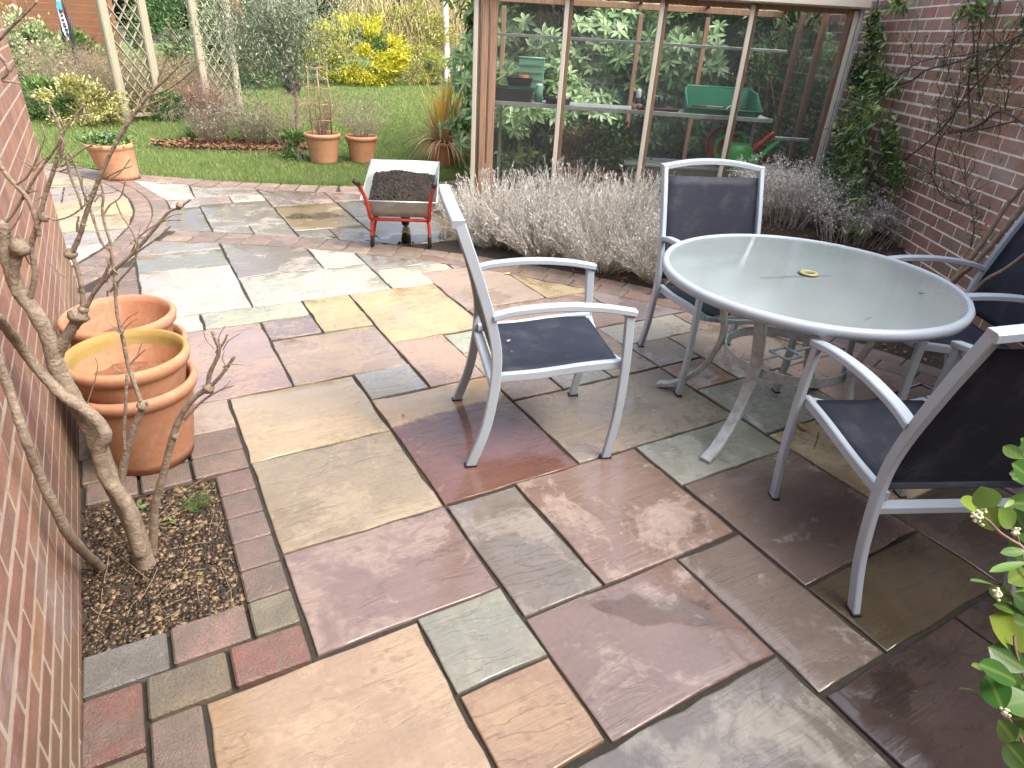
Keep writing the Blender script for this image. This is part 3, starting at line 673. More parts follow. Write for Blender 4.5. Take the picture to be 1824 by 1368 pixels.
# ================================================================== chairs
def make_chair(label, loc, rz):
    t = thing('garden_chair', label, 'chair', loc, rz, 'metal chairs round the glass table'); t.scale = (1, 1, 1.03)
    hw = .275
    for s in (-1, 1):
        y = hw * s
        MB().sweep(curve([(-.315, y, 0), (-.255, y, .18), (-.225, y, .40), (-.235, y, .56), (-.30, y, .78), (-.375, y, .985)], 5), (0, 1, 0), .024, .040).build('back_leg', M['alu'], t)
        MB().sweep(curve([(.275, y, 0), (.298, y, .2), (.302, y, .42), (.29, y, .648)], 5), (0, 1, 0), .024, .036).build('front_leg', M['alu'], t)
        MB().sweep(curve([(.312, y, .655), (.17, y, .676), (0, y, .682), (-.16, y, .668), (-.245, y, .648)], 4), (0, 1, 0), .041, .024).build('armrest', M['alu'], t)
        yy = (hw - .028) * s
        MB().sweep(curve([(-.225, yy, .385), (-.05, yy, .395), (.14, yy, .418), (.30, yy, .43)], 4), (0, 1, 0), .026, .036).build('seat_rail', M['alu'], t)
        MB().box((-.315, y, .003), (.05, .03, .006)).build('foot_cap', M['rubber'], t); MB().box((.275, y, .003), (.05, .03, .006)).build('foot_cap', M['rubber'], t)
    a = hw - .04
    MB().sweep(curve([(.295, -a, .425), (.285, -a * .5, .405), (.282, 0, .398), (.285, a * .5, .405), (.295, a, .425)], 4), (1, 0, 0), .034, .024).build('front_rail', M['alu'], t)
    MB().sweep([(-.222, -hw + .013, .345), (-.222, hw - .013, .345)], (1, 0, 0), .04, .03).build('rear_rail', M['alu'], t)
    MB().sweep(curve([(-.380, -hw - .013, .985), (-.392, -hw * .5, 1.008), (-.396, 0, 1.015), (-.392, hw * .5, 1.008), (-.380, hw + .013, .985)], 4), (1, 0, 0), .046, .028).build('top_rail', M['alu'], t)
    # slings
    def sling(name, prof, w, sag):
        V = []; F = []; nx = len(prof); ny = 9
        for i, (x, z) in enumerate(prof):
            for j in range(ny):
                v = j / (ny - 1) * 2 - 1; k = (1 - v * v) * math.sin(math.pi * min(1, max(0, i / (nx - 1)))) * sag
                V.append((x - (k if name == 'back_sling' else 0), v * w, z - (k if name != 'back_sling' else 0)))
        for i in range(nx - 1):
            for j in range(ny - 1): F.append((i * ny + j, i * ny + j + 1, (i + 1) * ny + j + 1, (i + 1) * ny + j))
        o = MB().add(V, F, True).build(name, M['sling'], t); md = o.modifiers.new('s', 'SOLIDIFY'); md.thickness = .004; md.offset = 0
        return o
    P = curve([(-.205, .402), (-.05, .408), (.14, .43), (.288, .432)], 4); sling('seat_sling', [(p[0], p[1]) for p in P], hw - .040, .014)
    P = curve([(-.222, .44), (-.238, .56), (-.30, .765), (-.362, .945)], 4); sling('back_sling', [(p[0], p[1]) for p in P], hw - .014, .018)
    return t
def chair_at(label, feet_pts, ang):
    c = np.mean(np.array(feet_pts), axis=0); return make_chair(label, (float(c[0]), float(c[1]), .002), rad(ang))
chair_at('pale grey metal chair with dark sling, standing alone left of the table, seen side-on', [(1.03, 1.97), (1.53, 1.76), (1.24, 2.50), (1.74, 2.28)], -19)
chair_at('pale grey metal chair behind the table with its dark back towards the lavender', [(2.42, 2.59), (2.965, 2.39), (2.21, 2.10), (2.785, 1.885)], 250)
chair_at('nearest pale grey metal chair, front right, its dark back turned to us', [(1.79, .76), (2.32, .53), (1.99, 1.27), (2.53, 1.02)], 66)
f4 = np.array([math.cos(rad(150)), math.sin(rad(150))]); w4 = np.array([-f4[1] * -1, f4[0] * -1]); 
n4 = np.array([2.97, 1.37]); w4 = np.array([.5, .866]); c4 = n4 - f4 * .29 + w4 * .275
make_chair('pale grey metal chair at the right edge between the table and the brick wall', (float(c4[0]), float(c4[1]), .002), rad(150))
for nm, lb, p, r in (('fallen_leaf', 'dry brown leaf lying on the seat of the right-edge chair', (*(n4 - f4 * .12 + w4 * .2), .438), .4),): pass

# ================================================================== table
TZ = .745; TC = np.array([2.48, 1.70])
t = thing('garden_table', 'round table with frosted glass top and pale metal rim', 'table', (TC[0], TC[1], .002))
TR = .62
MB().lathe([(.03, TZ - .008), (TR - .012, TZ - .008), (TR - .012, TZ - .002), (.03, TZ - .002)], 72, closed=True, smooth=False).build('glass_top', M['tglass'], t)
MB().lathe([(TR - .022, TZ - .001), (TR - .016, TZ + .004), (TR, TZ + .002), (TR + .008, TZ - .012), (TR + .004, TZ - .036), (TR - .010, TZ - .042), (TR - .016, TZ - .012), (TR - .022, TZ - .009)], 90, closed=True).build('rim', M['alu'], t)
MB().lathe([(.022, TZ - .02), (.03, TZ - .012), (.030, TZ + .001), (.04, TZ + .002), (.043, TZ + .005), (.030, TZ + .009), (.022, TZ + .006)], 28, closed=True).build('parasol_hole', plain('yellowed_plastic', (.30, .28, .12), .5), t)
for k in range(4):
    a = rad(14 + 90 * k + (0, 14, 0, 0)[k]); ca, sa = math.cos(a), math.sin(a)
    pth = curve([(TR - .03, TZ - .045), (.47, TZ - .06), (.38, TZ - .10), (.315, .48), (.30, .34), (.36, .17), (.47, .05), (.565, .006)], 5)
    MB().sweep([(p[0] * ca, p[0] * sa, p[1]) for p in pth], (-sa, ca, 0), .05, .026).build('leg', M['aludirty'], t)
MB().lathe([(.27, .33), (.275, .33), (.275, .375), (.27, .375)], 48, closed=True, smooth=False).build('brace_ring', M['aludirty'], t)
b = MB(); 
for (x0, y0), (x1, y1) in (((-.05, -.05), (.05, -.05)), ((.05, -.05), (.05, .05)), ((.05, .05), (-.05, .05)), ((-.05, .05), (-.05, -.05)), ((-.27, 0), (-.05, 0)), ((.05, 0), (.27, 0))): b.tube([(x0, y0, .36), (x1, y1, .36)], .007, 6)
b.build('parasol_bracket', M['alu'], t)

# ================================================================== wheelbarrow
wb = thing('wheelbarrow', 'galvanised wheelbarrow with red tubular frame, parked on the paving', 'wheelbarrow', (1.815, 4.945, .002), rad(66))
def shell(name, top, bot, mat, th=.004):
    V = list(top) + list(bot); F = [(4, 5, 6, 7)] + [(i, (i + 1) % 4, 4 + (i + 1) % 4, 4 + i) for i in range(4)]
    o = MB().add(V, F).build(name, mat, wb); m = o.modifiers.new('s', 'SOLIDIFY'); m.thickness = th; m.offset = 1; return o
tr_top = [(-.17, .29, .405), (-.17, -.29, .405), (.84, -.30, .535), (.84, .30, .535)]
tr_bot = [(-.04, .215, .255), (-.04, -.215, .255), (.50, -.17, .235), (.50, .17, .235)]
shell('tray', tr_top, tr_bot, M['galv'])
b = MB()
for i in range(4): b.tube([tr_top[i], tr_top[(i + 1) % 4]], .0065, 6)
b.build('tray_lip', M['galv'], wb)
for s in (-1, 1):
    fr = curve([(-.46, .275 * s, .60), (-.36, .27 * s, .555), (-.24, .245 * s, .44), (-.16, .235 * s, .33), (-.06, .225 * s, .24), (.2, .18 * s, .215), (.5, .10 * s, .19), (.66, .06 * s, .17)], 5)
    MB().tube(fr, .0145, 10).build('frame_tube', M['red'], wb)
    MB().tube([(-.50, .28 * s, .615), (-.46, .275 * s, .60), (-.39, .272 * s, .572)], [.019, .02, .018], 10).build('grip', M['rubber'], wb)
    MB().tube(curve([(-.06, .225 * s, .235), (-.05, .228 * s, .12), (-.035, .232 * s, .03), (0, .234 * s, .013), (.03, .232 * s, .03), (.10, .222 * s, .14), (.16, .20 * s, .225)], 4), .0125, 8).build('leg', M['red'], wb)
    MB().tube(curve([(-.050, .228 * s, .11), (-.037, .232 * s, .032), (0, .234 * s, .0155), (.02, .233 * s, .022)], 4), .0160, 8).build('foot_sleeve', M['rubber'], wb)
MB().tube([(-.065, -.225, .238), (-.065, .225, .238)], .0135, 8).build('crossbar', M['red'], wb)
wh = MB(); pr_ = [(.165 + .035 * math.cos(a), .035 * math.sin(a)) for a in np.linspace(0, 2 * math.pi, 12, endpoint=False)]
wh.lathe(pr_, 32, closed=True); wh.v = [(x + .64, z_, y + .201) for x, y, z_ in wh.v]; wheel = wh.build('wheel', M['rubber'], wb)
rm = MB().lathe([(.02, -.03), (.13, -.02), (.135, .02), (.02, .03)], 24, closed=True); rm.v = [(x + .64, z_, y + .201) for x, y, z_ in rm.v]; rm.build('hub', M['galv'], wheel)
V = []; F = []; NXc, NYc = 46, 30
for i in range(NXc + 1):
    for j in range(NYc + 1):
        u, v = i / NXc, j / NYc * 2 - 1
        x = -.12 + u * .80; hw = .245 + .02 * u
        e = min(1, min(u, 1 - u) * 5) * min(1, (1 - abs(v)) * 4)
        V.append((x, v * hw, .355 + .10 * u + e * (.045 + .07 * math.exp(-((u - .55) ** 2 / .06 + (v - .15) ** 2 / .25))) + random.uniform(-.012, .012)))
for i in range(NXc):
    for j in range(NYc): a = i * (NYc + 1) + j; F.append((a, a + NYc + 1, a + NYc + 2, a + 1))
cp = MB().add(V, F).build('compost_heap', M['compost'], None); cp.location = wb.location; cp.rotation_euler = wb.rotation_euler; tag(cp, 'heap of dark crumbly compost filling the wheelbarrow', 'compost')
clods = [MB() for _ in range(1)][0]
for _ in range(900):
    u, v = random.uniform(.03, .97), random.uniform(-.95, .95); x = -.12 + u * .80; hw = .245 + .02 * u; e = min(1, min(u, 1 - u) * 5) * min(1, (1 - abs(v)) * 4)
    z = .355 + .10 * u + e * (.045 + .07 * math.exp(-((u - .55) ** 2 / .06 + (v - .15) ** 2 / .25))); s = random.uniform(.005, .013)
    P = [(x + s * random.uniform(-1, 1) * .4 + dx * s, v * hw + dy * s, z + dz * s + .003) for dx, dy, dz in ((1, 0, 0), (-1, 0, 0), (0, 1, 0), (0, -1, 0), (0, 0, 1))]
    clods.add(P, [(0, 2, 4), (2, 1, 4), (1, 3, 4), (3, 0, 4)])
tag(clods.build('clod', M['compost'], cp), kind='stuff')

# ================================================================== greenhouse
GA = math.atan2(QD[1], QD[0])
gh = thing('greenhouse', 'cedar framed greenhouse with cream glazing bars behind the lavender', 'greenhouse', (float(GH_O[0]), float(GH_O[1]), 0), GA)
def ghw(x, y, z): p = GH_O + QD * x + WD * y; return (float(p[0]), float(p[1]), z)
PX = [0, .735, 1.47, 2.16, 2.94]; EZ = 1.885; GD = 1.95
def part(name, c, d, mat, bev=.004): return MB().box(c, d, bev=bev).build(name, mat, gh)
for i, x in enumerate(PX):
    part('glazing_cap', (x + (.0 if i else .02), -.035, EZ / 2 + .02), (.036, .018, EZ - .04), M['cream'])
    part('front_post', (x + (.03 if i < 4 else -.03), .005, EZ / 2), (.04, .05, EZ), M['cedar'])
    part('rear_post', (x + .02 + (.0 if i else .03), GD, .92), (.045, .05, 1.84), M['cedar'])
    if i < 4:
        w = PX[i + 1] - x - .03
        part('front_pane', (x + w / 2 + .015, -.022, .95), (w, .004, 1.72), M['hglass'], 0)
        part('rear_pane', (x + w / 2 + .015, GD + .03, .95), (w, .004, 1.72), M['hglass'], 0)
for x in (.095, .165): part('door_jamb', (x, .0, EZ / 2), (.055, .055, EZ), M['cedar'])
part('gutter', (1.47, -.06, EZ + .045), (3.08, .09, .075), M['cream'], .012); part('eaves_plate', (1.47, .02, EZ + .01), (3.0, .07, .07), M['cedar'])
part('rear_plate', (1.47, GD, EZ + .02), (3.0, .06, .06), M['cedar']); part('base_plinth', (1.47, .0, .04), (3.04, .07, .12), M['cedar']); part('rear_plinth', (1.47, GD, .04), (3.04, .07, .12), M['cedar'])
for xe in (0.0, 2.94):
    for y in (.65, 1.3): part('end_post', (xe, y, .95), (.05, .045, 1.9), M['cedar'])
    for y0, y1 in ((.03, .63), (.67, 1.28), (1.32, 1.92)): part('end_pane', (xe, (y0 + y1) / 2, 1.0), (.004, y1 - y0, 1.62), M['hglass'], 0)
    part('end_plinth', (xe, GD / 2, .04), (.06, GD, .12), M['cedar'])
part('corner_cap', (2.975, -.03, EZ / 2), (.03, .05, EZ), M['galv'])
RZ = 2.45
for i, x in enumerate(PX):
    for s in (0, 1):
        y0, y1 = (0, GD / 2) if s == 0 else (GD, GD / 2)
        MB().sweep([(x, y0, EZ + .04), (x, y1, RZ)], (1, 0, 0), .035, .03).build('rafter', M['cedar'], gh)
        if i < 4:
            xa, xb = x + .02, PX[i + 1] - .02
            MB().add([(xa, y0, EZ + .055), (xb, y0, EZ + .055), (xb, y1, RZ + .015), (xa, y1, RZ + .015)], [(0, 1, 2, 3)]).build('roof_pane', M['hglass'], gh)
part('ridge', (1.47, GD / 2, RZ + .01), (3.0, .05, .06), M['cedar'])
part('vent_bar', (2.72, .08, .93), (.28, .02, .03), M['galv'])
SH = 1.06
for k in range(6): part('staging_slat', (1.36, .14 + .075 * k, SH), (2.36, .066, .016), M['galv'], .002)
for x in (.2, 1.4, 2.5): part('staging_leg', (x, .5, SH / 2), (.025, .025, SH - .01), M['galv'], .002)
part('staging_lip', (1.36, .10, SH), (2.36, .008, .034), M['galv'], .002)
part('upper_shelf', (1.36, .27, 1.58), (2.36, .26, .006), M['hglass'], 0); part('shelf_lip', (1.36, .135, 1.58), (2.36, .010, .022), M['galv'], .002)
def gthing(name, label, cat, x, y, z, rz=0): return thing(name, label, cat, ghw(x, y, z), GA + rz)
def tray(t, l, w, h, mat, flare=1.12, th=.005, name='tray_wall'):
    b = MB(); B = [(-l / 2, -w / 2), (l / 2, -w / 2), (l / 2, w / 2), (-l / 2, w / 2)]
    V = [(x, y, 0) for x, y in B] + [(x * flare, y * flare, h) for x, y in B] + [(x * flare - math.copysign(th, x), y * flare - math.copysign(th, y), h) for x, y in B] + [(x - math.copysign(th, x), y - math.copysign(th, y), th) for x, y in B]
    F = [(3, 2, 1, 0), (12, 13, 14, 15)]
    for k in range(3):
        for i in range(4): j = (i + 1) % 4; F.append((k * 4 + i, k * 4 + j, k * 4 + 4 + j, k * 4 + 4 + i))
    b.add(V, F); o = b.build(name, mat, t)
    r = MB()
    for i in range(4):
        j = (i + 1) % 4; r.tube([(B[i][0] * flare, B[i][1] * flare, h), (B[j][0] * flare, B[j][1] * flare, h)], .006, 6)
    r.build('rim', mat, t); return o
sz = SH + .010
t = gthing('seed_tray', 'deep black seed tray at the left end of the greenhouse staging', 'seed tray', .31, .30, sz, .12); tray(t, .32, .21, .10, M['blackpl']); MB().box((0, 0, .05), (.008, .2, .09)).build('divider', M['blackpl'], t)
t = gthing('propagator_crate', 'pale green ventilated plastic crate behind the deep black seed tray', 'crate', .46, .50, sz, 0); tray(t, .22, .12, .34, M['mint'], 1.02)
for k in range(5): MB().box((0, -.068, .05 + .06 * k), (.2, .006, .012)).build('slat', M['mint'], t)
t = gthing('seed_tray', 'black seed tray stacked slanting behind the deep one, under the orange pot', 'seed tray', .36, .41, sz + .13, .1); tray(t, .20, .12, .05, M['blackpl'])
t = gthing('support_box', 'small green box under the slanting black tray', 'box', .36, .425, sz, .1); tray(t, .19, .11, .125, M['greenpl'], 1.02)
t = gthing('plant_pot', 'small bright orange plastic pot on the slanting black tray', 'plant pot', .40, .42, sz + .137, 0); MB().lathe([(.001, 0), (.03, 0), (.042, .065), (.038, .065), (.028, .006), (.001, .006)], 20).build('pot_wall', M['orange'], t)
t = gthing('glass_jar', 'clear green-tinted jar beside the deep black seed tray', 'jar', .545, .34, sz, 0); MB().lathe([(.001, 0), (.035, 0), (.036, .09), (.028, .11), (.028, .13), (.025, .13), (.025, .11), (.032, .088), (.031, .005), (.001, .005)], 20).build('jar_wall', M['mint'], t); MB().lathe([(.001, .145), (.03, .145), (.03, .128)], 18).build('lid', M['white'], t)
t = gthing('seed_tray', 'shallow black tray with white labels by the second glazing bar', 'seed tray', .72, .28, sz, 0); tray(t, .20, .15, .045, M['blackpl'])
for k in range(4): MB().box((-.01 + .03 * k, .02, .045), (.022, .03, .03)).build('plant_label', M['white'], t)
t = gthing('drip_tray', 'brown shallow drip tray in the middle of the staging', 'tray', 1.60, .27, sz, .05); tray(t, .30, .17, .022, M['brownpl'], 1.06); MB().box((0, 0, .012), (.28, .15, .004)).build('capillary_mat', M['white'], t)
t = gthing('root_trainer', 'row of small black module pots on the brown drip tray', 'module tray', 1.56, .32, sz + .02, .05)
for k in range(5): MB().lathe([(.001, 0), (.016, 0), (.027, .085), (.022, .085), (.014, .006), (.001, .006)], 12, c=(-.1 + .05 * k, 0, 0)).build('module_pot', M['blackpl'], t)
t = gthing('spray_bottle', 'white capped bottle standing left of the black module pots', 'bottle', 1.415, .30, sz, 0); MB().lathe([(.001, 0), (.024, 0), (.025, .07), (.018, .09)], 16).build('bottle_body', M['rose'], t); MB().lathe([(.018, .088), (.02, .09), (.02, .14), (.012, .158), (.001, .16)], 16).build('cap', M['white'], t)
for k, (lb, dx) in enumerate((('small terracotta pot lying beside the white capped bottle', 0.0), ('tiny terracotta pot at the front edge beside the white bottle', .05))):
    t = gthing('plant_pot', lb, 'plant pot', 1.375 + dx, .19 + .03 * k, sz, 0); MB().lathe([(.001, 0), (.016, 0), (.026, .045), (.022, .045), (.013, .005), (.001, .005)], 16).build('pot_wall', M['terra'], t, color=(*CLAY, 1))
# potting tray: high back, low front
t = gthing('potting_tray', 'large green high-backed potting tray on the staging', 'potting tray', 2.13, .33, sz, 0)
Lh, wf, wbk = .28, -.20, .17
V = [(-Lh, wf, 0), (Lh, wf, 0), (Lh, wbk, 0), (-Lh, wbk, 0), (-Lh - .03, wf - .02, .05), (Lh + .03, wf - .02, .05), (Lh + .03, wbk * .4, .17), (Lh - .01, wbk + .03, .20), (-Lh + .01, wbk + .03, .20), (-Lh - .03, wbk * .4, .17)]
o = MB().add(V, [(3, 2, 1, 0), (0, 1, 5, 4), (1, 2, 6, 5), (2, 7, 6), (2, 3, 8, 7), (3, 9, 8), (3, 0, 4, 9)]).build('tray_wall', M['greenpl'], t); md = o.modifiers.new('s', 'SOLIDIFY'); md.thickness = .006
MB().tube([V[4], V[5], V[6], V[7], V[8], V[9], V[4]], .008, 6).build('rim', M['greenpl'], t)
t = gthing('seed_tray', 'low black tray of pale labels inside the green potting tray, right half', 'seed tray', 2.26, .30, sz + .012, 0); tray(t, .22, .15, .035, M['blackpl'], 1.05)
for k in range(3): MB().box((-.08 + .035 * k, -.02, .04), (.09, .012, .004), Matrix.Rotation(-.6, 3, 'Y') @ Matrix.Rotation(.5, 3, 'Z')).build('plant_label', M['white'], t)
t = gthing('seed_tray', 'low wooden seed tray inside the green potting tray, left half', 'seed tray', 2.0, .28, sz + .012, 0); tray(t, .20, .14, .04, M['brownpl'], 1.02); MB().box((.08, .02, .038), (.14, .1, .02)).build('wood_block', M['trellis'], t)
# watering cans
def can(label, x, y, z, mat, rz, s=1.0, rose=True):
    t = gthing('watering_can', label, 'watering can', x, y, z, rz); 
    def S(P): return [tuple(c * s for c in p) for p in P]
    b = MB().lathe([(r * s, zz * s) for r, zz in ((.001, 0), (.115, 0), (.12, .02), (.115, .14), (.095, .19), (.06, .215), (.055, .215), (.08, .17), (.001, .05))], 28); b.v = [(x * 1.25, y * .82, z) for x, y, z in b.v]; b.build('can_body', mat, t)
    MB().tube(S(curve([(.10, 0, .05), (.2, 0, .10), (.30, 0, .20), (.37, 0, .27)], 4)), [.030 * s] * 4 + [.024 * s] * 4 + [.018 * s] * 5, 12).build('spout', mat, t)
    MB().tube(S(curve([(-.12, 0, .04), (-.185, 0, .12), (-.17, 0, .22), (-.08, 0, .285), (.02, 0, .28), (.06, 0, .20)], 4)), .017 * s, 10).build('handle', mat, t)
    if rose:
        d = Vector((.10, 0, .075)).normalized(); MB().tube([Vector(S([(.37, 0, .27)])[0]) + d * k * s for k in (-.01, .02, .055, .065)], [.018 * s, .02 * s, .048 * s, .044 * s], 16).build('rose', M['rose'], t)
    return t
for k in range(3): part('low_bench_slat', (2.1, .18 + .14 * k, .63), (1.5, .12, .02), M['galv'], .002)
can('bright green watering can with navy rose on the low bench', 2.33, .24, .645, M['canG'], 0.0)
can('red watering can behind the bright green one', 2.30, .46, .645, M['canR'], .1, 1.05, False)
# ================================================================== vegetation helpers
def unit(v): return v / np.maximum(np.linalg.norm(v, axis=1, keepdims=True), 1e-9)
def leaves(P, D, L, W, fold=.25, droop=.0, nrm=None, broad=False):
    """P base points (n,3), D axis (n,3), L, W arrays -> V, F. simple: folded diamond; broad: 8-vert leaf with a curved midrib"""
    n = len(P); D = unit(D); L = np.broadcast_to(L, n)[:, None]; W = np.broadcast_to(W, n)[:, None]
    up = nrm if nrm is not None else np.tile([0, 0, 1.0], (n, 1)) + rng.normal(0, .35, (n, 3))
    S = unit(np.cross(D, up)); N = np.cross(S, D)
    if not broad:
        V = np.stack([P, P + D * L * .5 + S * W * .5 + N * W * fold, P + D * L - N * L * droop, P + D * L * .5 - S * W * .5 + N * W * fold], 1).reshape(-1, 3)
        b = np.arange(n)[:, None] * 4; F = np.concatenate([b + [0, 1, 2], b + [0, 2, 3]], 0); return V, F
    rows = []
    for t, w, dz in ((0, .12, 0), (.3, .42, .0), (.65, .5, -.25), (1, .03, -1)):
        c = P + D * L * t + N * L * droop * dz
        rows += [c + S * W * w + N * W * fold * w, c - N * W * fold * .15, c - S * W * w + N * W * fold * w]
    V = np.stack(rows, 1).reshape(-1, 3); b = np.arange(n)[:, None] * 12; F = []
    for r in range(3):
        for k in range(2): F.append(b + [r * 3 + k, r * 3 + k + 1, r * 3 + 4 + k]); F.append(b + [r * 3 + k, r * 3 + 4 + k, r * 3 + 3 + k])
    return V, np.concatenate(F, 0)
def join(parts):
    Vs, Fs, k = [], [], 0
    for V, F in parts: Vs.append(V); Fs.append(F + k); k += len(V)
    return np.vstack(Vs), np.vstack(Fs)
def tubes(paths, n=4):
    """list of (pts (m,3), radii (m)) -> V,F (tris->quads)"""
    Vs, Fs, k = [], [], 0
    ang = np.arange(n) * 2 * math.pi / n; ca, sa = np.cos(ang)[None, :, None], np.sin(ang)[None, :, None]
    for pts, r in paths:
        P = np.asarray(pts, float); m = len(P); r = np.broadcast_to(np.asarray(r, float), m)
        T = unit(np.gradient(P, axis=0)); a = np.array([.31, .87, .2]) if abs(T[0] @ [.31, .87, .2]) < .9 else np.array([1, 0, 0.])
        A = unit(np.cross(T, a)); B = np.cross(T, A)
        V = (P[:, None, :] + (A[:, None, :] * ca + B[:, None, :] * sa) * r[:, None, None]).reshape(-1, 3)
        i = np.arange(m - 1)[:, None] * n; q = np.arange(n)[None, :]; q2 = (q + 1) % n
        F = np.stack([i + q, i + q2, i + n + q2, i + n + q], -1).reshape(-1, 4)
        Vs.append(V); Fs.append(F + k); k += len(V)
    return np.vstack(Vs), np.vstack(Fs)
def wander(p, d, L, m=6, wob=.18, grav=0.0):
    P = [np.array(p, float)]; d = np.array(d, float); d /= np.linalg.norm(d)
    for i in range(m):
        P.append(P[-1] + d * L / m); d = d + rng.normal(0, wob, 3) + [0, 0, grav]; d /= np.linalg.norm(d)
    return np.array(P)
def twigs(n, base, spread, H, r0, sub=4, wob=.14, up=1.0, grav=0.0, m=6, subL=.45, brad=.06):
    """upright bare shrub: n stems from the base with side twigs; returns tube list"""
    out = []
    for i in range(n):
        a = rng.uniform(0, 6.283); s = spread * math.sqrt(rng.uniform(0, 1)); L = H * rng.uniform(.65, 1.1)
        st = wander((base[0] + brad * math.cos(a) * rng.uniform(0, 1), base[1] + brad * math.sin(a) * rng.uniform(0, 1), base[2]), (s * math.cos(a), s * math.sin(a), up), L, m, wob, grav)
        out.append((st, np.linspace(r0, r0 * .35, m + 1)))
        for k in range(sub):
            j = rng.integers(2, m); d = rng.normal(0, 1, 3); d[2] = abs(d[2]) * .8 + .2
            tw = wander(st[j], d, L * subL * rng.uniform(.4, 1), 4, wob * 1.4, grav); out.append((tw, np.linspace(r0 * .5, r0 * .2, 5)))
            if rng.uniform() < .6: out.append((wander(tw[2], d + rng.normal(0, .7, 3), L * subL * .4, 3, wob), np.linspace(r0 * .3, r0 * .15, 4)))
    return out
def add_tubes(name, paths, mat, parent, n=4, smooth=True, stuff=False, loc=None):
    V, F = tubes(paths, n); o = mesh_obj(name, np_mesh(name, V, F, smooth), mat, parent)
    if stuff: tag(o, kind='stuff')
    return o
def add_leaves(name, parts, mat, parent, stuff=True):
    V, F = join(parts) if isinstance(parts, list) else parts
    o = mesh_obj(name, np_mesh(name, V, F, False), mat, parent)
    if stuff: tag(o, kind='stuff')
    return o
def clump_points(n, R, K, sig, zmin=0.0, shell=.75):
    """points in leafy clumps spread over a lumpy ellipsoid (rx,ry,rz) standing on z = 0"""
    C = unit(rng.normal(0, 1, (K, 3))); C *= rng.uniform(shell, 1.0, (K, 1)); C = C * np.array(R) + [0, 0, R[2]]
    k = rng.integers(0, K, n); P = C[k] + rng.normal(0, 1, (n, 3)) * sig * np.array([R[0], R[1], R[2]])
    P = P[P[:, 2] > zmin]; return P
def bush(name, label, cat, loc, R, n, L, W, mat, K=40, sig=.12, stem_mat=None, nst=6, group=None, shell=.7, droop=.1, spread_up=.5, broad=False, zoff=0.0):
    t = thing(name, label, cat, loc, 0, group)
    P = clump_points(n, R, K, sig, .02, shell); cen = np.array([0, 0, R[2] * .8])
    D = unit(P - cen) + rng.normal(0, .55, P.shape) + [0, 0, spread_up]
    P = P + [0, 0, zoff]
    add_leaves('crown', leaves(P, D, L * rng.uniform(.6, 1.2, len(P)), W * rng.uniform(.7, 1.2, len(P)), .2, droop, broad=broad), mat, t)
    st = []
    for i in range(nst):
        q = P[rng.integers(0, len(P))] * [.75, .75, .9]; m_ = np.array([q[0] * .3, q[1] * .3, q[2] * .5]) + rng.normal(0, .04, 3)
        st.append((np.array(curve([(rng.normal(0, .04), rng.normal(0, .04), -.03), m_, q], 4)), np.linspace(.012, .004, 9) * max(1, R[2] / .8)))
    add_tubes('trunk', st, stem_mat or M['twig'], t, 5); return t
ML = {}
ML['rhodo'] = leafmat('rhododendron_leaf', (.075, .15, .06), (.19, .31, .13), .34, .22, (.33, .45, .2))
ML['dark'] = leafmat('dark_leaf', (.045, .10, .038), (.10, .19, .07), .45, .2, (.16, .26, .095))
ML['lav'] = leafmat('lavender_leaf', (.36, .355, .33), (.55, .54, .50), .8, .25, (.71, .70, .66))
ML['lavs'] = plain('lavender_stalk', (.44, .41, .365), .85, var=.3, scale=20)
ML['yellow'] = leafmat('golden_leaf', (.25, .30, .035), (.62, .57, .05), .45, .35, (.82, .75, .10))
ML['lime'] = leafmat('lime_leaf', (.16, .20, .03), (.36, .38, .07), .5, .3, (.55, .55, .22))
ML['vary'] = leafmat('variegated_leaf', (.13, .17, .05), (.45, .42, .13), .5, .2, (.62, .58, .32))
ML['pale'] = leafmat('pale_variegated_leaf', (.14, .22, .08), (.42, .46, .24), .5, .2, (.62, .63, .45))
ML['olive'] = leafmat('olive_leaf', (.12, .15, .095), (.24, .28, .19), .55, .2, (.37, .41, .30))
ML['straw'] = leafmat('straw', (.22, .18, .09), (.42, .36, .19), .8, .2, (.6, .54, .32))
ML['green'] = leafmat('mid_green_leaf', (.055, .12, .035), (.12, .215, .055), .5, .2, (.2, .3, .09))
ML['dead'] = leafmat('dead_leaf', (.10, .05, .025), (.24, .125, .06), .85, .15, (.36, .21, .11))
ML['phorm'] = leafmat('phormium_blade', (.46, .30, .06), (.70, .50, .12), .55, .3, (.72, .60, .2))
ML['phormd'] = leafmat('dry_blade', (.28, .17, .08), (.45, .29, .15), .8, .2, (.56, .40, .23))
ML['orange'] = leafmat('orange_autumn_leaf', (.35, .13, .03), (.55, .25, .06), .6, .3)
ML['skim'] = None

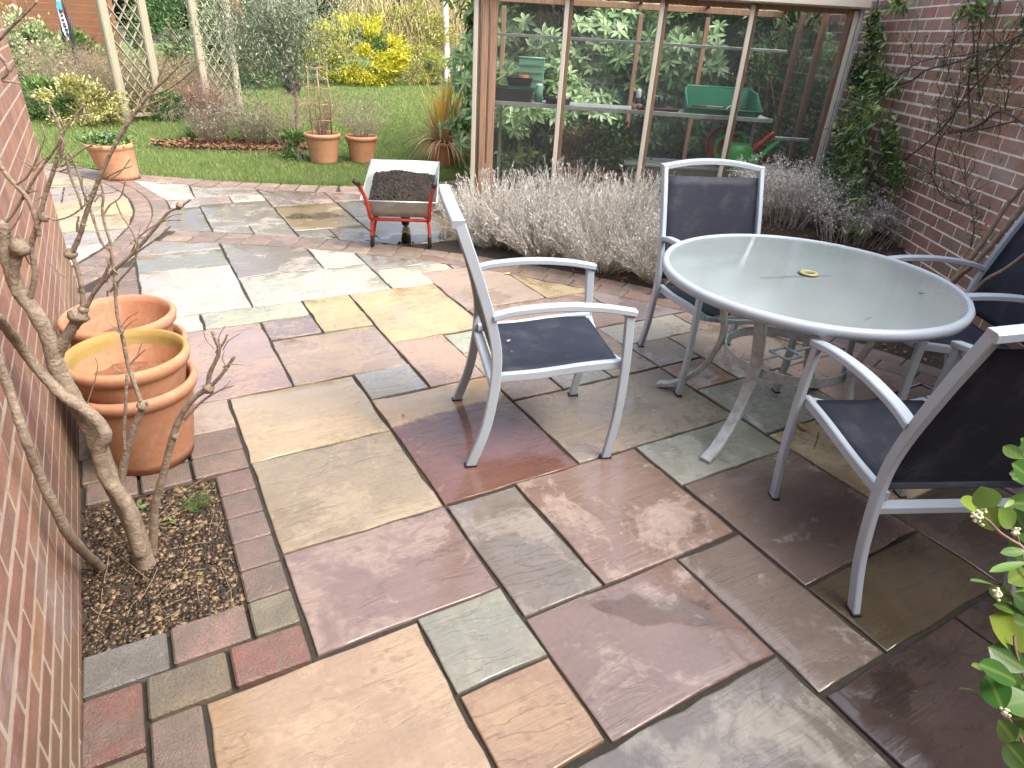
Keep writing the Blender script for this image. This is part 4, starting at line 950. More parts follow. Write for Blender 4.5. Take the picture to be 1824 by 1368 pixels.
# ------------------------------------------------------------------ grass on the lawn
def grass_field():
    n = 330000; u = rng.uniform(0, 1, n); y = 7.15 + 15 * u ** 1.7; x = rng.uniform(-.12, .60, n) * (y + 1.5) - .35
    L = np.array(LAWN_S); yl = np.interp(x, L[:, 0], L[:, 1]); k = (y > yl + .0) | (x < -.9); 
    x, y = x[k], y[k]
    s = (x - GH_O[0]) * QD[0] + (y - GH_O[1]) * QD[1]; dd = x * WD[0] + y * WD[1]
    ok = ~((s > -.3) & (dd < GH_D + 3.0)); x, y = x[ok], y[ok]; n = len(x)
    sc = np.clip(y / 9.0, .8, 2.0); H = rng.uniform(.025, .055, n) * np.clip(sc, 1, 1.4); a = rng.uniform(0, 6.283, n); w = rng.uniform(.0028, .0045, n) * sc
    lean = rng.normal(0, .4, (n, 2)) * H[:, None]
    P0 = np.c_[x - np.cos(a) * w, y - np.sin(a) * w, np.full(n, -.004)]; P1 = np.c_[x + np.cos(a) * w, y + np.sin(a) * w, np.full(n, -.004)]; P2 = np.c_[x + lean[:, 0], y + lean[:, 1], H]
    V = np.stack([P0, P1, P2], 1).reshape(-1, 3); F = np.arange(3 * n).reshape(-1, 3)
    o = mesh_obj('grass', np_mesh('grass', V, F), M['grass']); tag(o, 'short green grass blades over the lawn', 'grass', kind='stuff')
grass_field()

# ------------------------------------------------------------------ lavender
def lavender_mesh(nst, H, R, seed):
    global rng
    keep = rng; rng = np.random.default_rng(seed); P, D, Ls, Ws = [], [], [], []; paths = []
    for i in range(nst):
        a = rng.uniform(0, 6.283); rr = math.sqrt(rng.uniform(0, 1)); tilt = rr * 1.05
        L = H * rng.uniform(.75, 1.12) * (1 - .18 * rr)
        st = wander((.35 * R * rr * math.cos(a), .35 * R * rr * math.sin(a), 0), (math.sin(tilt) * math.cos(a), math.sin(tilt) * math.sin(a), math.cos(tilt)), L, 6, .10, .06)
        paths.append((st, np.linspace(.0022, .001, 7)))
        nl = 20
        for k in range(nl):
            t = rng.uniform(.3, 1.0) ** .8; f = t * 6; j = min(5, int(f)); p = st[j] + (st[j + 1] - st[j]) * (f - j); ax = st[j + 1] - st[j]; ax = ax / np.linalg.norm(ax)
            P.append(p); D.append(ax * 1.0 + rng.normal(0, .40, 3)); Ls.append(rng.uniform(.020, .042)); Ws.append(rng.uniform(.004, .0065))
    V, F = leaves(np.array(P), np.array(D), np.array(Ls), np.array(Ws), .1); me1 = np_mesh('lavender_foliage', V, F); V, F = tubes(paths, 3); me2 = np_mesh('lavender_stalks', V, F)
    me1.materials.append(ML['lav']); me2.materials.append(ML['lavs']); rng = keep; return me1, me2
lavm = [lavender_mesh(520, .60, .42, 11), lavender_mesh(520, .58, .42, 12), lavender_mesh(420, .52, .38, 13)]
lav_pos = [(2.64, 4.83, 0, 1.0, 'leftmost grey lavender bush spilling over the block edging by the wheelbarrow'), (2.87, 4.40, 1, 1.05, 'second grey lavender bush from the left along the curved edging'), (3.22, 4.64, 0, 1.05, 'grey lavender bush against the first greenhouse pane, behind the front row'),
 (3.14, 3.95, 0, 1.02, 'third grey lavender bush from the left, drooping over the block edging'), (3.62, 4.18, 1, .86, 'grey lavender bush in front of the two greenhouse flowerpots'), (3.38, 3.49, 2, .95, 'grey lavender bush just left of the chair behind the table')]
for x, y, k, s, lb in lav_pos:
    t = thing('lavender_bush', lb, 'lavender', (x, y, bed_z(x, y) - .02), random.uniform(0, 6), 'lavender bushes along the curved edging'); t.scale = (s * 1.1, s * 1.1, s * 1.09)
    for me, nm in ((lavm[k][0], 'foliage'), (lavm[k][1], 'stems')):
        o = mesh_obj(nm, me, None, t); tag(o, kind='stuff')
def dry_seed(label, x, y, H, n, R):
    t = thing('dry_perennial', label, 'dry plant', (x, y, bed_z(x, y) - .02)); p = twigs(n, (0, 0, 0), .55, H, .0022, 3, .1, 1.0, 0, 6, .3, R)
    add_tubes('stems', p, ML['lavs'], t, 3, stuff=True)
    tips = np.array([q[0][-1] for q in p]); k = np.repeat(np.arange(len(tips)), 5)
    add_leaves('seed_heads', leaves(tips[k] + rng.normal(0, .012, (len(k), 3)), rng.normal(0, 1, (len(k), 3)) + [0, 0, .6], rng.uniform(.012, .028, len(k)), .007), ML['lav'], t)
dry_seed('wispy dry seedheads right of the far chair back', 4.35, 3.42, .46, 170, .32)
dry_seed('wispy dry stalks in front of the greenhouse corner', 4.62, 3.28, .42, 150, .3)
dry_seed('low dry stalks between the table and the brick wall', 4.5, 2.85, .34, 110, .3)

# ------------------------------------------------------------------ rhododendron behind the greenhouse
def rhodo(label, c, R, nw, Ll, seed):
    t = thing('rhododendron', label, 'shrub', (float(c[0]), float(c[1]), 0)); P, D, N = [], [], []
    C = clump_points(int(nw * 1.0), R, 60, .10, .15, .78)
    cam_dir = np.array([0, 0, 1.3]) - np.array(c); 
    for p in C:
        ax = (p - [0, 0, R[2]]) / np.array(R); ax = ax / (np.linalg.norm(ax) + 1e-6) + rng.normal(0, .25, 3) + [0, 0, .35]; ax /= np.linalg.norm(ax)
        u = np.cross(ax, [.3, .2, .93]); u /= np.linalg.norm(u); v = np.cross(ax, u); m = rng.integers(7, 11); a0 = rng.uniform(0, 6.28)
        for k in range(m):
            a = a0 + 6.283 * k / m + rng.normal(0, .15); r = u * math.cos(a) + v * math.sin(a); P.append(p); D.append(r + ax * rng.uniform(-.25, .45)); N.append(ax)
    P, D, N = map(np.array, (P, D, N)); n = len(P)
    add_leaves('crown', leaves(P, D, Ll * rng.uniform(.75, 1.15, n), Ll * .30 * rng.uniform(.85, 1.1, n), .25, .10, N, True), ML['rhodo'], t)
    add_tubes('trunk', [(np.array(curve([(rng.normal(0, .2), rng.normal(0, .1), -.05), C[k] * [.5, .5, .45], C[k]], 4)), np.linspace(.03, .008, 9)) for k in range(26)], M['twigd'], t, 5)
gw = lambda x, y: np.array(ghw(x, y, 0))
rhodo('broad rhododendron seen through the left half of the greenhouse', gw(.75, 3.25), (1.35, .95, 1.3), 2600, .135, 1)
rhodo('rhododendron seen through the right half of the greenhouse', gw(2.75, 3.2), (1.7, .95, 1.3), 2600, .135, 2)
rhodo('blue-green rhododendron rising left of the greenhouse corner post', gw(.45, 4.6), (1.15, 1.0, 1.35), 1200, .15, 3)
bush('side_shrub', 'leafy green growth squeezed between the greenhouse end and the brick wall', 'shrub', tuple(gw(3.13, 1.25)), (.16, 1.0, .95), 2600, .09, .035, ML['green'], 50, .12)
rhodo('low rhododendron close behind the greenhouse back panes', gw(1.4, 2.72), (1.9, .6, .72), 2400, .13, 4)
bush('dark_laurel', 'dark evergreen filling the gap behind the rhododendrons', 'shrub', tuple(gw(2.2, 4.9)), (3.0, .8, 1.6), 9000, .13, .05, ML['dark'], 80, .12)
# plants in the greenhouse
p = ghw(.93, .55, .16); pot('flower_pot', 'terracotta pot holding a dead brown plant inside the greenhouse', p, .16, .36, .115, CLAY, 1, .8)
t = thing('dead_plant', 'dead brown bushy plant in the left greenhouse pot', 'plant', (p[0], p[1], p[2] + .29)); tw = twigs(90, (0, 0, 0), .45, .40, .003, 4, .15, 1, 0, 5, .4, .1); add_tubes('stems', tw, M['twigr'], t, 3, stuff=True)
Pp = np.array([q[0][-1] for q in tw]); k = np.repeat(np.arange(len(Pp)), 4); add_leaves('dry_leaves', leaves(Pp[k] + rng.normal(0, .02, (len(k), 3)), rng.normal(0, 1, (len(k), 3)), .03, .014), ML['dead'], t)
p = ghw(1.22, .42, .16); pot('flower_pot', 'terracotta pot with a leafy green shrub inside the greenhouse', p, .18, .36, .125, CLAY, 1, .82)
t = thing('potted_shrub', 'leafy green shrub growing in the right greenhouse pot', 'plant', (p[0], p[1], p[2] + .29)); tw = twigs(26, (0, 0, 0), .8, .42, .005, 4, .15, 1, 0, 5, .5, .1); add_tubes('stems', tw, M['cane'], t, 4, stuff=True)
Pp = np.vstack([q[0][2:] for q in tw]); k = np.repeat(np.arange(len(Pp)), 4); Pp = Pp[k] + rng.normal(0, .02, (len(k), 3)); Pp = Pp[Pp[:, 2] > .1]; add_leaves('crown', leaves(Pp, rng.normal(0, 1, Pp.shape) + [0, 0, .3], .05, .026), ML['green'], t)

# ------------------------------------------------------------------ climbers and shrub on the right-hand wall
def wallpt(u, v, off=.06): return gpl(u, v, WALL_P - QD * off, QD)
t = thing('wall_shrub', 'glossy evergreen shrub between the greenhouse corner and the brick wall', 'shrub', tuple(map(float, wallpt(1500, 400, .22) * [1, 1, 0] + [0, 0, .2])))
base = np.array(t.location)
PP = []
for (u, v, su, sv, n) in ((1500, 330, 38, 55, 1500), (1480, 380, 30, 40, 900), (1520, 250, 28, 40, 700), (1545, 190, 32, 40, 500), (1535, 130, 25, 35, 420), (1560, 60, 14, 45, 330), (1585, 265, 16, 50, 320), (1600, 310, 12, 30, 160), (1500, 410, 30, 25, 500), (1570, 150, 30, 14, 200), (1850, 40, 25, 20, 60), (1740, 20, 25, 14, 160), (1600, 8, 20, 8, 80)):
    for _ in range(int(n * .9)): PP.append(wallpt(u + rng.normal(0, su * .55), v + rng.normal(0, sv * .55), rng.uniform(.04, .38 if v > 180 and u < 1560 else .14)))
PP = np.array(PP) - base; n = len(PP); add_leaves('crown', leaves(PP, rng.normal(0, 1, (n, 3)) - QD * .6 + [0, 0, -.1], rng.uniform(.04, .075, n), rng.uniform(.014, .024, n), .2, .1, broad=True), leafmat('glossy_leaf', (.04, .09, .034), (.105, .19, .06), .35, .2, (.30, .39, .11)), t)
st = [(np.array(curve([wallpt(u, v, .10) - base for u, v in P], 5)), np.linspace(r, r * .4, 5 * (len(P) - 1) + 1)) for P, r in (([(1505, 420), (1520, 330), (1530, 230), (1545, 130), (1560, 40), (1565, -10)], .014), ([(1500, 420), (1500, 330), (1515, 240), (1500, 180)], .012), ([(1512, 420), (1560, 300), (1600, 260), (1605, 320)], .009))]
add_tubes('trunk', st, M['twigd'], t, 6)
wc = thing('wall_climber', 'sparse thorny climber with dark branches trained across the brick wall', 'climber', tuple(map(float, wallpt(1760, 480, .06) * [1, 1, 0] + [0, 0, .35]))); base = np.array(wc.location)
BR = [([(1530, 195), (1570, 160), (1620, 145), (1650, 125), (1700, 112), (1760, 90), (1824, 60)], .008), ([(1540, 180), (1580, 150), (1640, 110), (1720, 98), (1824, 70)], .005), ([(1610, 285), (1650, 255), (1690, 215), (1720, 170), (1760, 130), (1800, 85), (1824, 62)], .006), ([(1690, 235), (1740, 225), (1775, 200), (1800, 205), (1830, 225)], .009), ([(1690, 237), (1750, 230), (1800, 218), (1840, 215)], .006), ([(1665, 310), (1668, 260), (1695, 220), (1705, 180), (1710, 150)], .005),
 ([(1660, 310), (1640, 300), (1612, 285)], .005), ([(1660, 315), (1680, 350), (1720, 365), (1735, 360)], .005), ([(1730, 440), (1735, 400), (1728, 360), (1715, 310), (1690, 260)], .004), ([(1728, 220), (1725, 150), (1735, 80), (1725, 0)], .007), ([(1745, 180), (1740, 100), (1750, 30), (1752, -10)], .006), ([(1790, 195), (1798, 150), (1790, 140), (1740, 130)], .004), ([(1675, 235), (1670, 190), (1690, 130)], .003), ([(1620, 60), (1625, 110), (1600, 150)], .003), ([(1720, 140), (1760, 110), (1824, 40)], .003), ([(1700, 60), (1690, 100), (1660, 150)], .003), ([(1780, 130), (1770, 60), (1780, 0)], .004)]
pts = []
add_tubes('branches', [(np.array(curve([wallpt(u, v, .05 + .03 * rng.uniform()) - base for u, v in P], 6)), np.linspace(r, r * .5, 6 * (len(P) - 1) + 1)) for P, r in BR], M['twigd'], wc, 6)
side = []
for P, r in BR:
    C = [wallpt(u, v, .06) - base for u, v in P]; C = curve(C, 5)
    for _ in range(int(4 + len(P) * 1.6)):
        q = C[rng.integers(0, len(C))]; d = WD * rng.normal() + np.array([0, 0, 1]) * rng.normal(.3, 1) - QD * abs(rng.normal(0, .25)); w_ = wander(q, d, rng.uniform(.08, .32), 5, .22); side.append((w_, np.linspace(.0028, .001, 6))); pts.append(w_)
add_tubes('side_twigs', side, M['twigd'], wc, 4, stuff=True)
Pp = np.vstack([p_[1:] for p_ in pts]); Pp = Pp[rng.uniform(0, 1, len(Pp)) < .75]; Pp = np.repeat(Pp, 2, 0) + rng.normal(0, .015, (len(Pp) * 2, 3)); add_leaves('foliage', leaves(Pp, rng.normal(0, 1, Pp.shape), rng.uniform(.018, .04, len(Pp)), .014), leafmat('fresh_leaf', (.08, .14, .05), (.18, .27, .08), .5, .2, (.32, .38, .11)), wc)
t = thing('cut_stem', 'thick bare leaning stems at the right edge in front of the wall', 'stem', tuple(map(float, wallpt(1700, 520, .3) * [1, 1, 0] + [0, 0, .2]))); base = np.array(t.location)
for P, r in (([(1665, 555), (1700, 500), (1735, 470), (1780, 420), (1824, 365), (1860, 320)], .016), ([(1690, 510), (1722, 470), (1755, 425), (1790, 370), (1824, 330), (1850, 295)], .014), ([(1725, 530), (1755, 500), (1790, 480), (1830, 450)], .012)):
    add_tubes('stem', [(np.array(curve([wallpt(u, v, .28) - base for u, v in P], 5)), np.linspace(r, r * .75, 5 * (len(P) - 1) + 1))], M['twig'], t, 8)
def litter(name, label, n, posf, zf, mat, lmin=.02, lmax=.05):
    P = np.array([posf() for _ in range(n)]); P = np.c_[P, [zf(x, y) + random.uniform(.004, .02) for x, y in P]]
    D = rng.normal(0, 1, (n, 3)) * [1, 1, .25]; L = rng.uniform(lmin, lmax, n)
    o = mesh_obj(name, np_mesh(name, *leaves(P, D, L, L * .5, .15, .1)), mat); tag(o, label, 'leaf litter', kind='stuff')
def bedpos():
    while True:
        x, y = random.uniform(2.8, 5.6), random.uniform(-.5, 4.4)
        if in_bed(x, y): return x, y
litter('leaf_litter', 'brown fallen leaves lying over the bed by the brick wall', 1500, bedpos, bed_z, ML['dead'])
def islpos():
    while True:
        a, r = random.uniform(0, 6.283), math.sqrt(random.random()); x, y = 1.45 + 1.15 * r * math.cos(a), 9.98 + .42 * r * math.sin(a) - .28 * (r * math.cos(a))
        return x, y
# ------------------------------------------------------------------ island bed
MB().add([(1.45 + 1.25 * math.cos(a) , 9.98 + .5 * math.sin(a) - .3 * math.cos(a), .012 + .0 * a) for a in np.linspace(0, 2 * math.pi, 40, endpoint=False)] + [(1.6, 10.02, .07)], [(i, (i + 1) % 40, 40) for i in range(40)]).build('island_bed', M['soil']); tag(bpy.data.objects['island_bed'], 'small oval planting bed in the lawn', kind='structure')
litter('bark_mulch', 'reddish brown bark chips on the oval lawn bed', 2600, islpos, lambda x, y: .03 + .02 * random.random(), ML['dead'], .04, .08)
def G2(u, v): p = g(u, v); return (float(p[0]), float(p[1]), 0.0)
def bare(label, u, v, n, H, spread, r, mat, leaf=None, nl=0, Lw=(.03, .012), sub=5, name='bare_shrub', brad=.1, grav=0.0, wob=.16):
    t = thing(name, label, 'shrub', G2(u, v)); tw = twigs(n, (0, 0, 0), spread, H, r, sub, wob, 1, grav, 6, .5, brad); add_tubes('stems', tw, mat, t, 3, stuff=True)
    if leaf:
        Pp = np.vstack([q[0][2:] for q in tw]); Pp = Pp[rng.integers(0, len(Pp), nl)] + rng.normal(0, .025, (nl, 3)); add_leaves('foliage', leaves(Pp, rng.normal(0, 1, Pp.shape), Lw[0], Lw[1]), leaf, t)
    return t
bare('twiggy brown shrub at the left end of the oval lawn bed', 385, 262, 60, .62, .7, .004, M['twigr'], ML['olive'], 900, (.035, .012))
bare('grey-green twiggy shrub in the middle of the oval lawn bed', 455, 262, 70, .62, .75, .004, M['twig'], ML['olive'], 1700, (.04, .012))
bare('straggly bare shrub at the right of the oval lawn bed', 515, 268, 45, .75, .6, .004, M['twig'], ML['green'], 500, (.035, .014))
bush('green_perennial', 'low leafy green plant beside the left garden pot', 'plant', G2(535, 285), (.22, .2, .16), 700, .06, .035, ML['green'], 16, .2)
t = thing('olive_tree', 'grey-green bushy olive-like tree on a short trunk in the lawn bed', 'tree', G2(533, 258)); ol = np.array(t.location)
def upt(u, v): return gpl(u, v, ol, (.5125, .8587, 0)) - ol
add_tubes('trunk', [(np.array(curve([upt(*q) for q in ((535, 258), (530, 215), (528, 175), (515, 130), (505, 80))], 4)), np.linspace(.045, .02, 17))], M['bark'], t, 8)
lim = []
for _ in range(60):
    e = upt(492 + rng.normal(0, 46), 75 + rng.normal(0, 50)) + rng.normal(0, .22, 3) * [1, 1, 0]; lim.append((np.array(curve([upt(528, 170), upt(515, 140) + rng.normal(0, .06, 3), e], 5)), np.linspace(.009, .0015, 11)))
add_tubes('limbs', lim, plain('grey_twig', (.17, .16, .13), .85), t, 4, stuff=True)
C = np.array([upt(492 + rng.normal(0, 44), 58 + rng.normal(0, 46)) + rng.normal(0, .28, 3) * [1, 1, .2] for _ in range(240)]); C = C[C[:, 2] > .5]
Pp = C[rng.integers(0, len(C), 15000)] + rng.normal(0, .10, (15000, 3)); add_leaves('crown', leaves(Pp, rng.normal(0, 1, Pp.shape) + [0, 0, .8], rng.uniform(.045, .075, 15000), .013), ML['olive'], t)
def strap(name, label, loc, n, L, W, mat, up=1.0, droop=.5, r=.05, z=0.0):
    t = thing(name, label, 'plant', loc); Vs = []; Fs = []; k = 0
    for i in range(n):
        a = rng.uniform(0, 6.283); el = rng.uniform(.15, 1.0); d = np.array([math.cos(a) * el, math.sin(a) * el, up]); d /= np.linalg.norm(d); l = L * rng.uniform(.6, 1.1); p = np.array([r * math.cos(a) * rng.uniform(0, 1), r * math.sin(a) * rng.uniform(0, 1), z]); w = W * rng.uniform(.7, 1.1); s = np.array([-math.sin(a), math.cos(a), 0])
        m = 7
        for j in range(m + 1):
            ww = w * (1 - (j / m) ** 2.5) * .5 + .0006; Vs += [p + s * ww, p - s * ww]; p = p + d * l / m; d = d + np.array([0, 0, -droop * el / m * 2]); d /= np.linalg.norm(d)
        for j in range(m): Fs.append((k + 2 * j, k + 2 * j + 1, k + 2 * j + 3, k + 2 * j + 2))
        k += 2 * (m + 1)
    o = mesh_obj('blades', np_mesh('blades', np.array(Vs), np.array(Fs)), mat, t); tag(o, kind='stuff'); return t
strap('strappy_plant', 'bright green strappy clump at the left end of the oval bed', G2(345, 250), 90, .32, .018, ML['green'], 1.0, .8)
# garden pots
pp = G2(578, 291); pot('flower_pot', 'left of two terracotta pots with cane obelisk standing on the lawn', pp, .225, .37, .155, (.44, .20, .10), 1, .86)
ob = thing('cane_obelisk', 'willow cane obelisk with rungs standing in the left lawn pot', 'plant support', (pp[0], pp[1], .30))
for k in range(6):
    a = k * 1.047 + .3; MB().tube([(.13 * math.cos(a), .13 * math.sin(a), 0), (.15 * math.cos(a), .15 * math.sin(a), .45), (.12 * math.cos(a), .12 * math.sin(a), .80)], [.006, .006, .005], 6).build('cane', M['cane'], ob)
for z_, r_ in ((.22, .145), (.40, .152), (.58, .145), (.80, .125)): MB().tube([(r_ * math.cos(a), r_ * math.sin(a), z_ + .01 * math.sin(3 * a)) for a in np.linspace(0, 6.283, 25)], .005, 5).build('hoop', M['cane'], ob)
t = thing('bare_rose', 'brown bare stems climbing inside the cane obelisk', 'plant', (pp[0], pp[1], .30)); add_tubes('stems', twigs(26, (0, 0, 0), .35, .75, .0045, 5, .25, 1, 0, 7, .35, .08), M['twigr'], t, 4, stuff=True)
pp = G2(646, 290); pot('flower_pot', 'right of two terracotta pots on the lawn, with twiggy grey growth', pp, .205, .34, .14, (.43, .185, .09), 1, .86)
t = thing('twiggy_plant', 'sprawling grey twiggy plant in the right lawn pot', 'plant', (pp[0], pp[1], .27)); tw = twigs(60, (0, 0, 0), .9, .6, .003, 5, .2, 1, 0, 6, .45, .1); add_tubes('stems', tw, M['twig'], t, 3, stuff=True)
Pp = np.vstack([q[0][2:] for q in tw]); Pp = Pp[rng.integers(0, len(Pp), 900)]; add_leaves('foliage', leaves(Pp, rng.normal(0, 1, Pp.shape), .025, .008), ML['olive'], t)
pp = G2(790, 296); pot('flower_pot', 'terracotta pot of spiky bronze grass beside the greenhouse', pp, .185, .31, .13, (.47, .185, .085), 1, .86)
strap('spiky_plant', 'upright yellow-bronze sword leaves in the pot beside the greenhouse', (pp[0], pp[1], .27), 58, .84, .042, ML['phorm'], 2.2, .12, .06)
strap('dry_grass', 'drooping dry bronze blades hanging round the spiky pot', (pp[0], pp[1], .27), 210, .60, .015, ML['phormd'], .42, 1.3, .08)
pp = g(218, 317); pp = (float(pp[0]), float(pp[1]), 0.0); pot('flower_pot', 'flared terracotta pot of pansies on the paving left of the lawn', pp, .235, .36, .17, (.45, .21, .115), 1, .9, shear=(-.06, .035))
t = thing('pansies', 'low pansies with dark and violet flowers in the flared pot', 'plant', (pp[0] - .06, pp[1] + .03, .32)); Pp = clump_points(700, (.18, .18, .05), 20, .3, -.02); add_leaves('foliage', leaves(Pp, rng.normal(0, 1, Pp.shape) + [0, 0, .5], .05, .03), ML['green'], t)
vm = plain('violet_petal', (.07, .03, .18), .6); 
for k in range(10):
    a = rng.uniform(0, 6.28); r_ = .2 * math.sqrt(rng.uniform()); b = MB()
    for q in range(5):
        aa = q * 1.257; b.add([(0, 0, 0), (.018 * math.cos(aa - .5), .018 * math.sin(aa - .5), .006), (.026 * math.cos(aa), .026 * math.sin(aa), .004), (.018 * math.cos(aa + .5), .018 * math.sin(aa + .5), .006)], [(0, 1, 2, 3)])
    b.build('flower', vm if k % 3 else M['rose'], t, (r_ * math.cos(a), r_ * math.sin(a), .11), (rng.uniform(-.6, .3), rng.uniform(-.4, .4), 0))
# ------------------------------------------------------------------ further garden
bush('golden_shrub', 'brilliant yellow-leaved rounded shrub at the far end of the lawn', 'shrub', G2(638, 152), (1.45, 1.1, .85), 6500, .14, .055, ML['yellow'], 70, .09, shell=.8)
P_ = G2(638, 150); o = bush('green_shrub', 'dark leafy shrub growing through the brilliant yellow one', 'shrub', (P_[0] + .1, P_[1] + .5, 0), (1.35, .9, .82), 2600, .14, .05, ML['green'], 40, .12)
bush('lime_shrub', 'yellow-green fine-leaved shrub right of the brilliant yellow one', 'shrub', G2(735, 152), (1.05, .8, .55), 5500, .08, .03, ML['lime'], 60, .1)
bush('variegated_shrub', 'pale cream-edged shrub at the right end of the far border', 'shrub', G2(790, 152), (.65, .6, .36), 2400, .11, .035, ML['pale'], 30, .12)
bush('euonymus', 'cream and yellow variegated low shrub near the left trellis foot', 'shrub', G2(152, 226), (.55, .45, .34), 3000, .055, .032, ML['vary'], 40, .1)
bush('euonymus', 'smaller cream variegated shrub spreading against the left trellis post', 'shrub', G2(196, 221), (.36, .3, .15), 1300, .05, .03, ML['vary'], 22, .12)
bush('pale_shrub', 'tall whitish variegated shrub behind the corner of the house', 'shrub', G2(58, 188), (.75, .6, .72), 4200, .07, .04, ML['pale'], 50, .1)
bush('green_perennial', 'leafy green perennial between the two cream variegated shrubs and the house', 'plant', G2(92, 214), (.5, .4, .28), 1800, .11, .03, ML['green'], 25, .15)
bush('fence_climber', 'green leafy climber against the brown fence', 'climber', (-1.0, 18.9, .1), (1.15, .4, .52), 3600, .13, .06, ML['green'], 60, .1)
bare('purplish bare thicket below the fence climber', 60, 148, 150, 1.2, .9, .008, M['twigr'], None, 0, sub=6, brad=.9)
bare('pinkish dead flower stems left of the blue-topped board', 112, 158, 150, .95, .9, .007, M['twigr'], ML['dead'], 600, (.05, .03), brad=.8)
bare('large tangled bare shrub left of the trellis arch', 165, 196, 170, 1.05, .85, .0055, M['twig'], ML['lime'], 700, (.035, .014), 6, brad=.5)
bare('tangled olive-brown shrub climbing inside the trellis arch', 258, 204, 170, 1.0, .8, .0055, M['twig'], ML['lime'], 1500, (.04, .018), 6, brad=.5)
bare('thicket of pale brown stems right of the left trellis', 320, 200, 130, .9, .8, .005, M['twig'], ML['lime'], 800, (.035, .014), 6, brad=.4)
bare('short reddish twiggy shrub in front of the right trellis', 375, 215, 90, .7, .8, .005, M['twigr'], ML['dead'], 400, (.035, .02), 6, brad=.3)
bare('leafy straggling shrub between the two trellis panels', 335, 192, 110, 1.0, .8, .005, M['twig'], ML['green'], 1600, (.05, .022), 6, brad=.5)
bare('pale straggly shrub on the lawn side of the left trellis', 275, 212, 90, .75, .9, .004, M['twig'], ML['lime'], 1300, (.04, .018), 6, brad=.4)
bush('dark_evergreen', 'dark evergreen mound behind the trellis arch', 'shrub', (1.75, 18.6, 0), (1.25, 1.0, 1.15), 5500, .13, .05, ML['dark'], 60, .1)
bush('dark_evergreen', 'dark evergreen low shrub behind the right trellis foot', 'shrub', (3.3, 18.8, 0), (1.05, .9, .75), 4200, .13, .045, ML['dark'], 60, .1)
bush('fern_clump', 'small dark fern below the trellis by the lawn', 'plant', G2(305, 218), (.28, .2, .2), 800, .08, .025, ML['dark'], 18, .15)
def far(name, label, cat, x, y, R, n, L, W, mat, K=70, **k): bush(name, label, cat, (x, y, 0), R, n, L, W, mat, K, .1, **k)
far('hedge_tree', 'tall green hedge tree behind the trellis arch', 'tree', 3.4, 24.5, (2.6, 1.6, 2.3), 7500, .16, .06, ML['green'])
far('autumn_shrub', 'orange-leaved shrub glimpsed right of the trellis', 'shrub', 3.1, 20.6, (.35, .4, 1.0), 1700, .13, .06, ML['orange'], 30)
far('hedge_tree', 'sunlit yellow-green tree behind the grey olive-like tree', 'tree', 6.6, 26.0, (2.6, 1.6, 2.2), 8000, .15, .06, ML['lime'])
far('hedge_tree', 'yellow-green sunlit tree near the white trunk', 'tree', 13.2, 26.5, (2.2, 1.5, 2.3), 6500, .15, .06, ML['lime'])
far('hedge_tree', 'dark tall conifer behind the far border', 'tree', 10.2, 28.5, (4.0, 1.6, 2.7), 7000, .18, .05, ML['dark'])
far('hedge_tree', 'dark green tree beyond the greenhouse', 'tree', 17.0, 25.0, (4.0, 2.0, 3.0), 8000, .2, .07, ML['dark'])
far('hedge_tree', 'green hedge tree behind the brown fence', 'tree', -3.5, 27.0, (4.0, 1.6, 2.6), 8000, .18, .07, ML['green'])
far('hedge_tree', 'loose yellow-green shrub mingling with the straw-coloured weeping one', 'shrub', 8.6, 22.9, (1.9, .6, 1.15), 2600, .14, .05, ML['lime'])
# weeping straw-coloured shrub
t = thing('weeping_shrub', 'straw-coloured weeping shrub, sunlit, behind the brilliant yellow one', 'shrub', (9.3, 24.0, 0)); tw = []
for i in range(260):
    x0 = rng.uniform(-2.6, 2.9); y0 = rng.normal(0, .5); z0 = rng.uniform(1.5, 2.6); d = rng.uniform(.8, 1.9); tw.append((np.array(curve([(x0 * .3, y0 * .3, .4), (x0 * .8, y0 * .8, z0), (x0 + rng.normal(0, .2), y0 - .3, z0 - .1), (x0 + rng.normal(.1, .25), y0 - .6, max(.1, z0 - d))], 4)), np.linspace(.016, .006, 13)))
add_tubes('stems', tw, plain('straw_twig', (.42, .34, .18), .8, var=.35, scale=20), t, 3, stuff=True)
Pp = np.vstack([q[0][5:] for q in tw]); Pp = np.repeat(Pp, 2, 0); Pp = Pp + rng.normal(0, .08, Pp.shape); add_leaves('foliage', leaves(Pp, rng.normal(0, .5, Pp.shape) + [0, 0, -1], rng.uniform(.12, .24, len(Pp)), .022), ML['straw'], t)
t = thing('birch_tree', 'slim pale tree trunk standing in the weeping straw shrub', 'tree', (10.2, 22.8, 0)); add_tubes('trunk', [(np.array([(0, 0, -.1), (-.02, 0, 1.0), (-.05, .05, 2.2), (-.05, .1, 4.0)]), [.12, .11, .10, .08])], plain('white_bark', (.62, .58, .50), .8, var=.2, scale=12), t, 10)
Pp = clump_points(900, (1.0, 1.0, .7), 20, .2) + [0, 0, 3.4]; add_leaves('crown', leaves(Pp, rng.normal(0, 1, Pp.shape), .07, .04), ML['lime'], t)
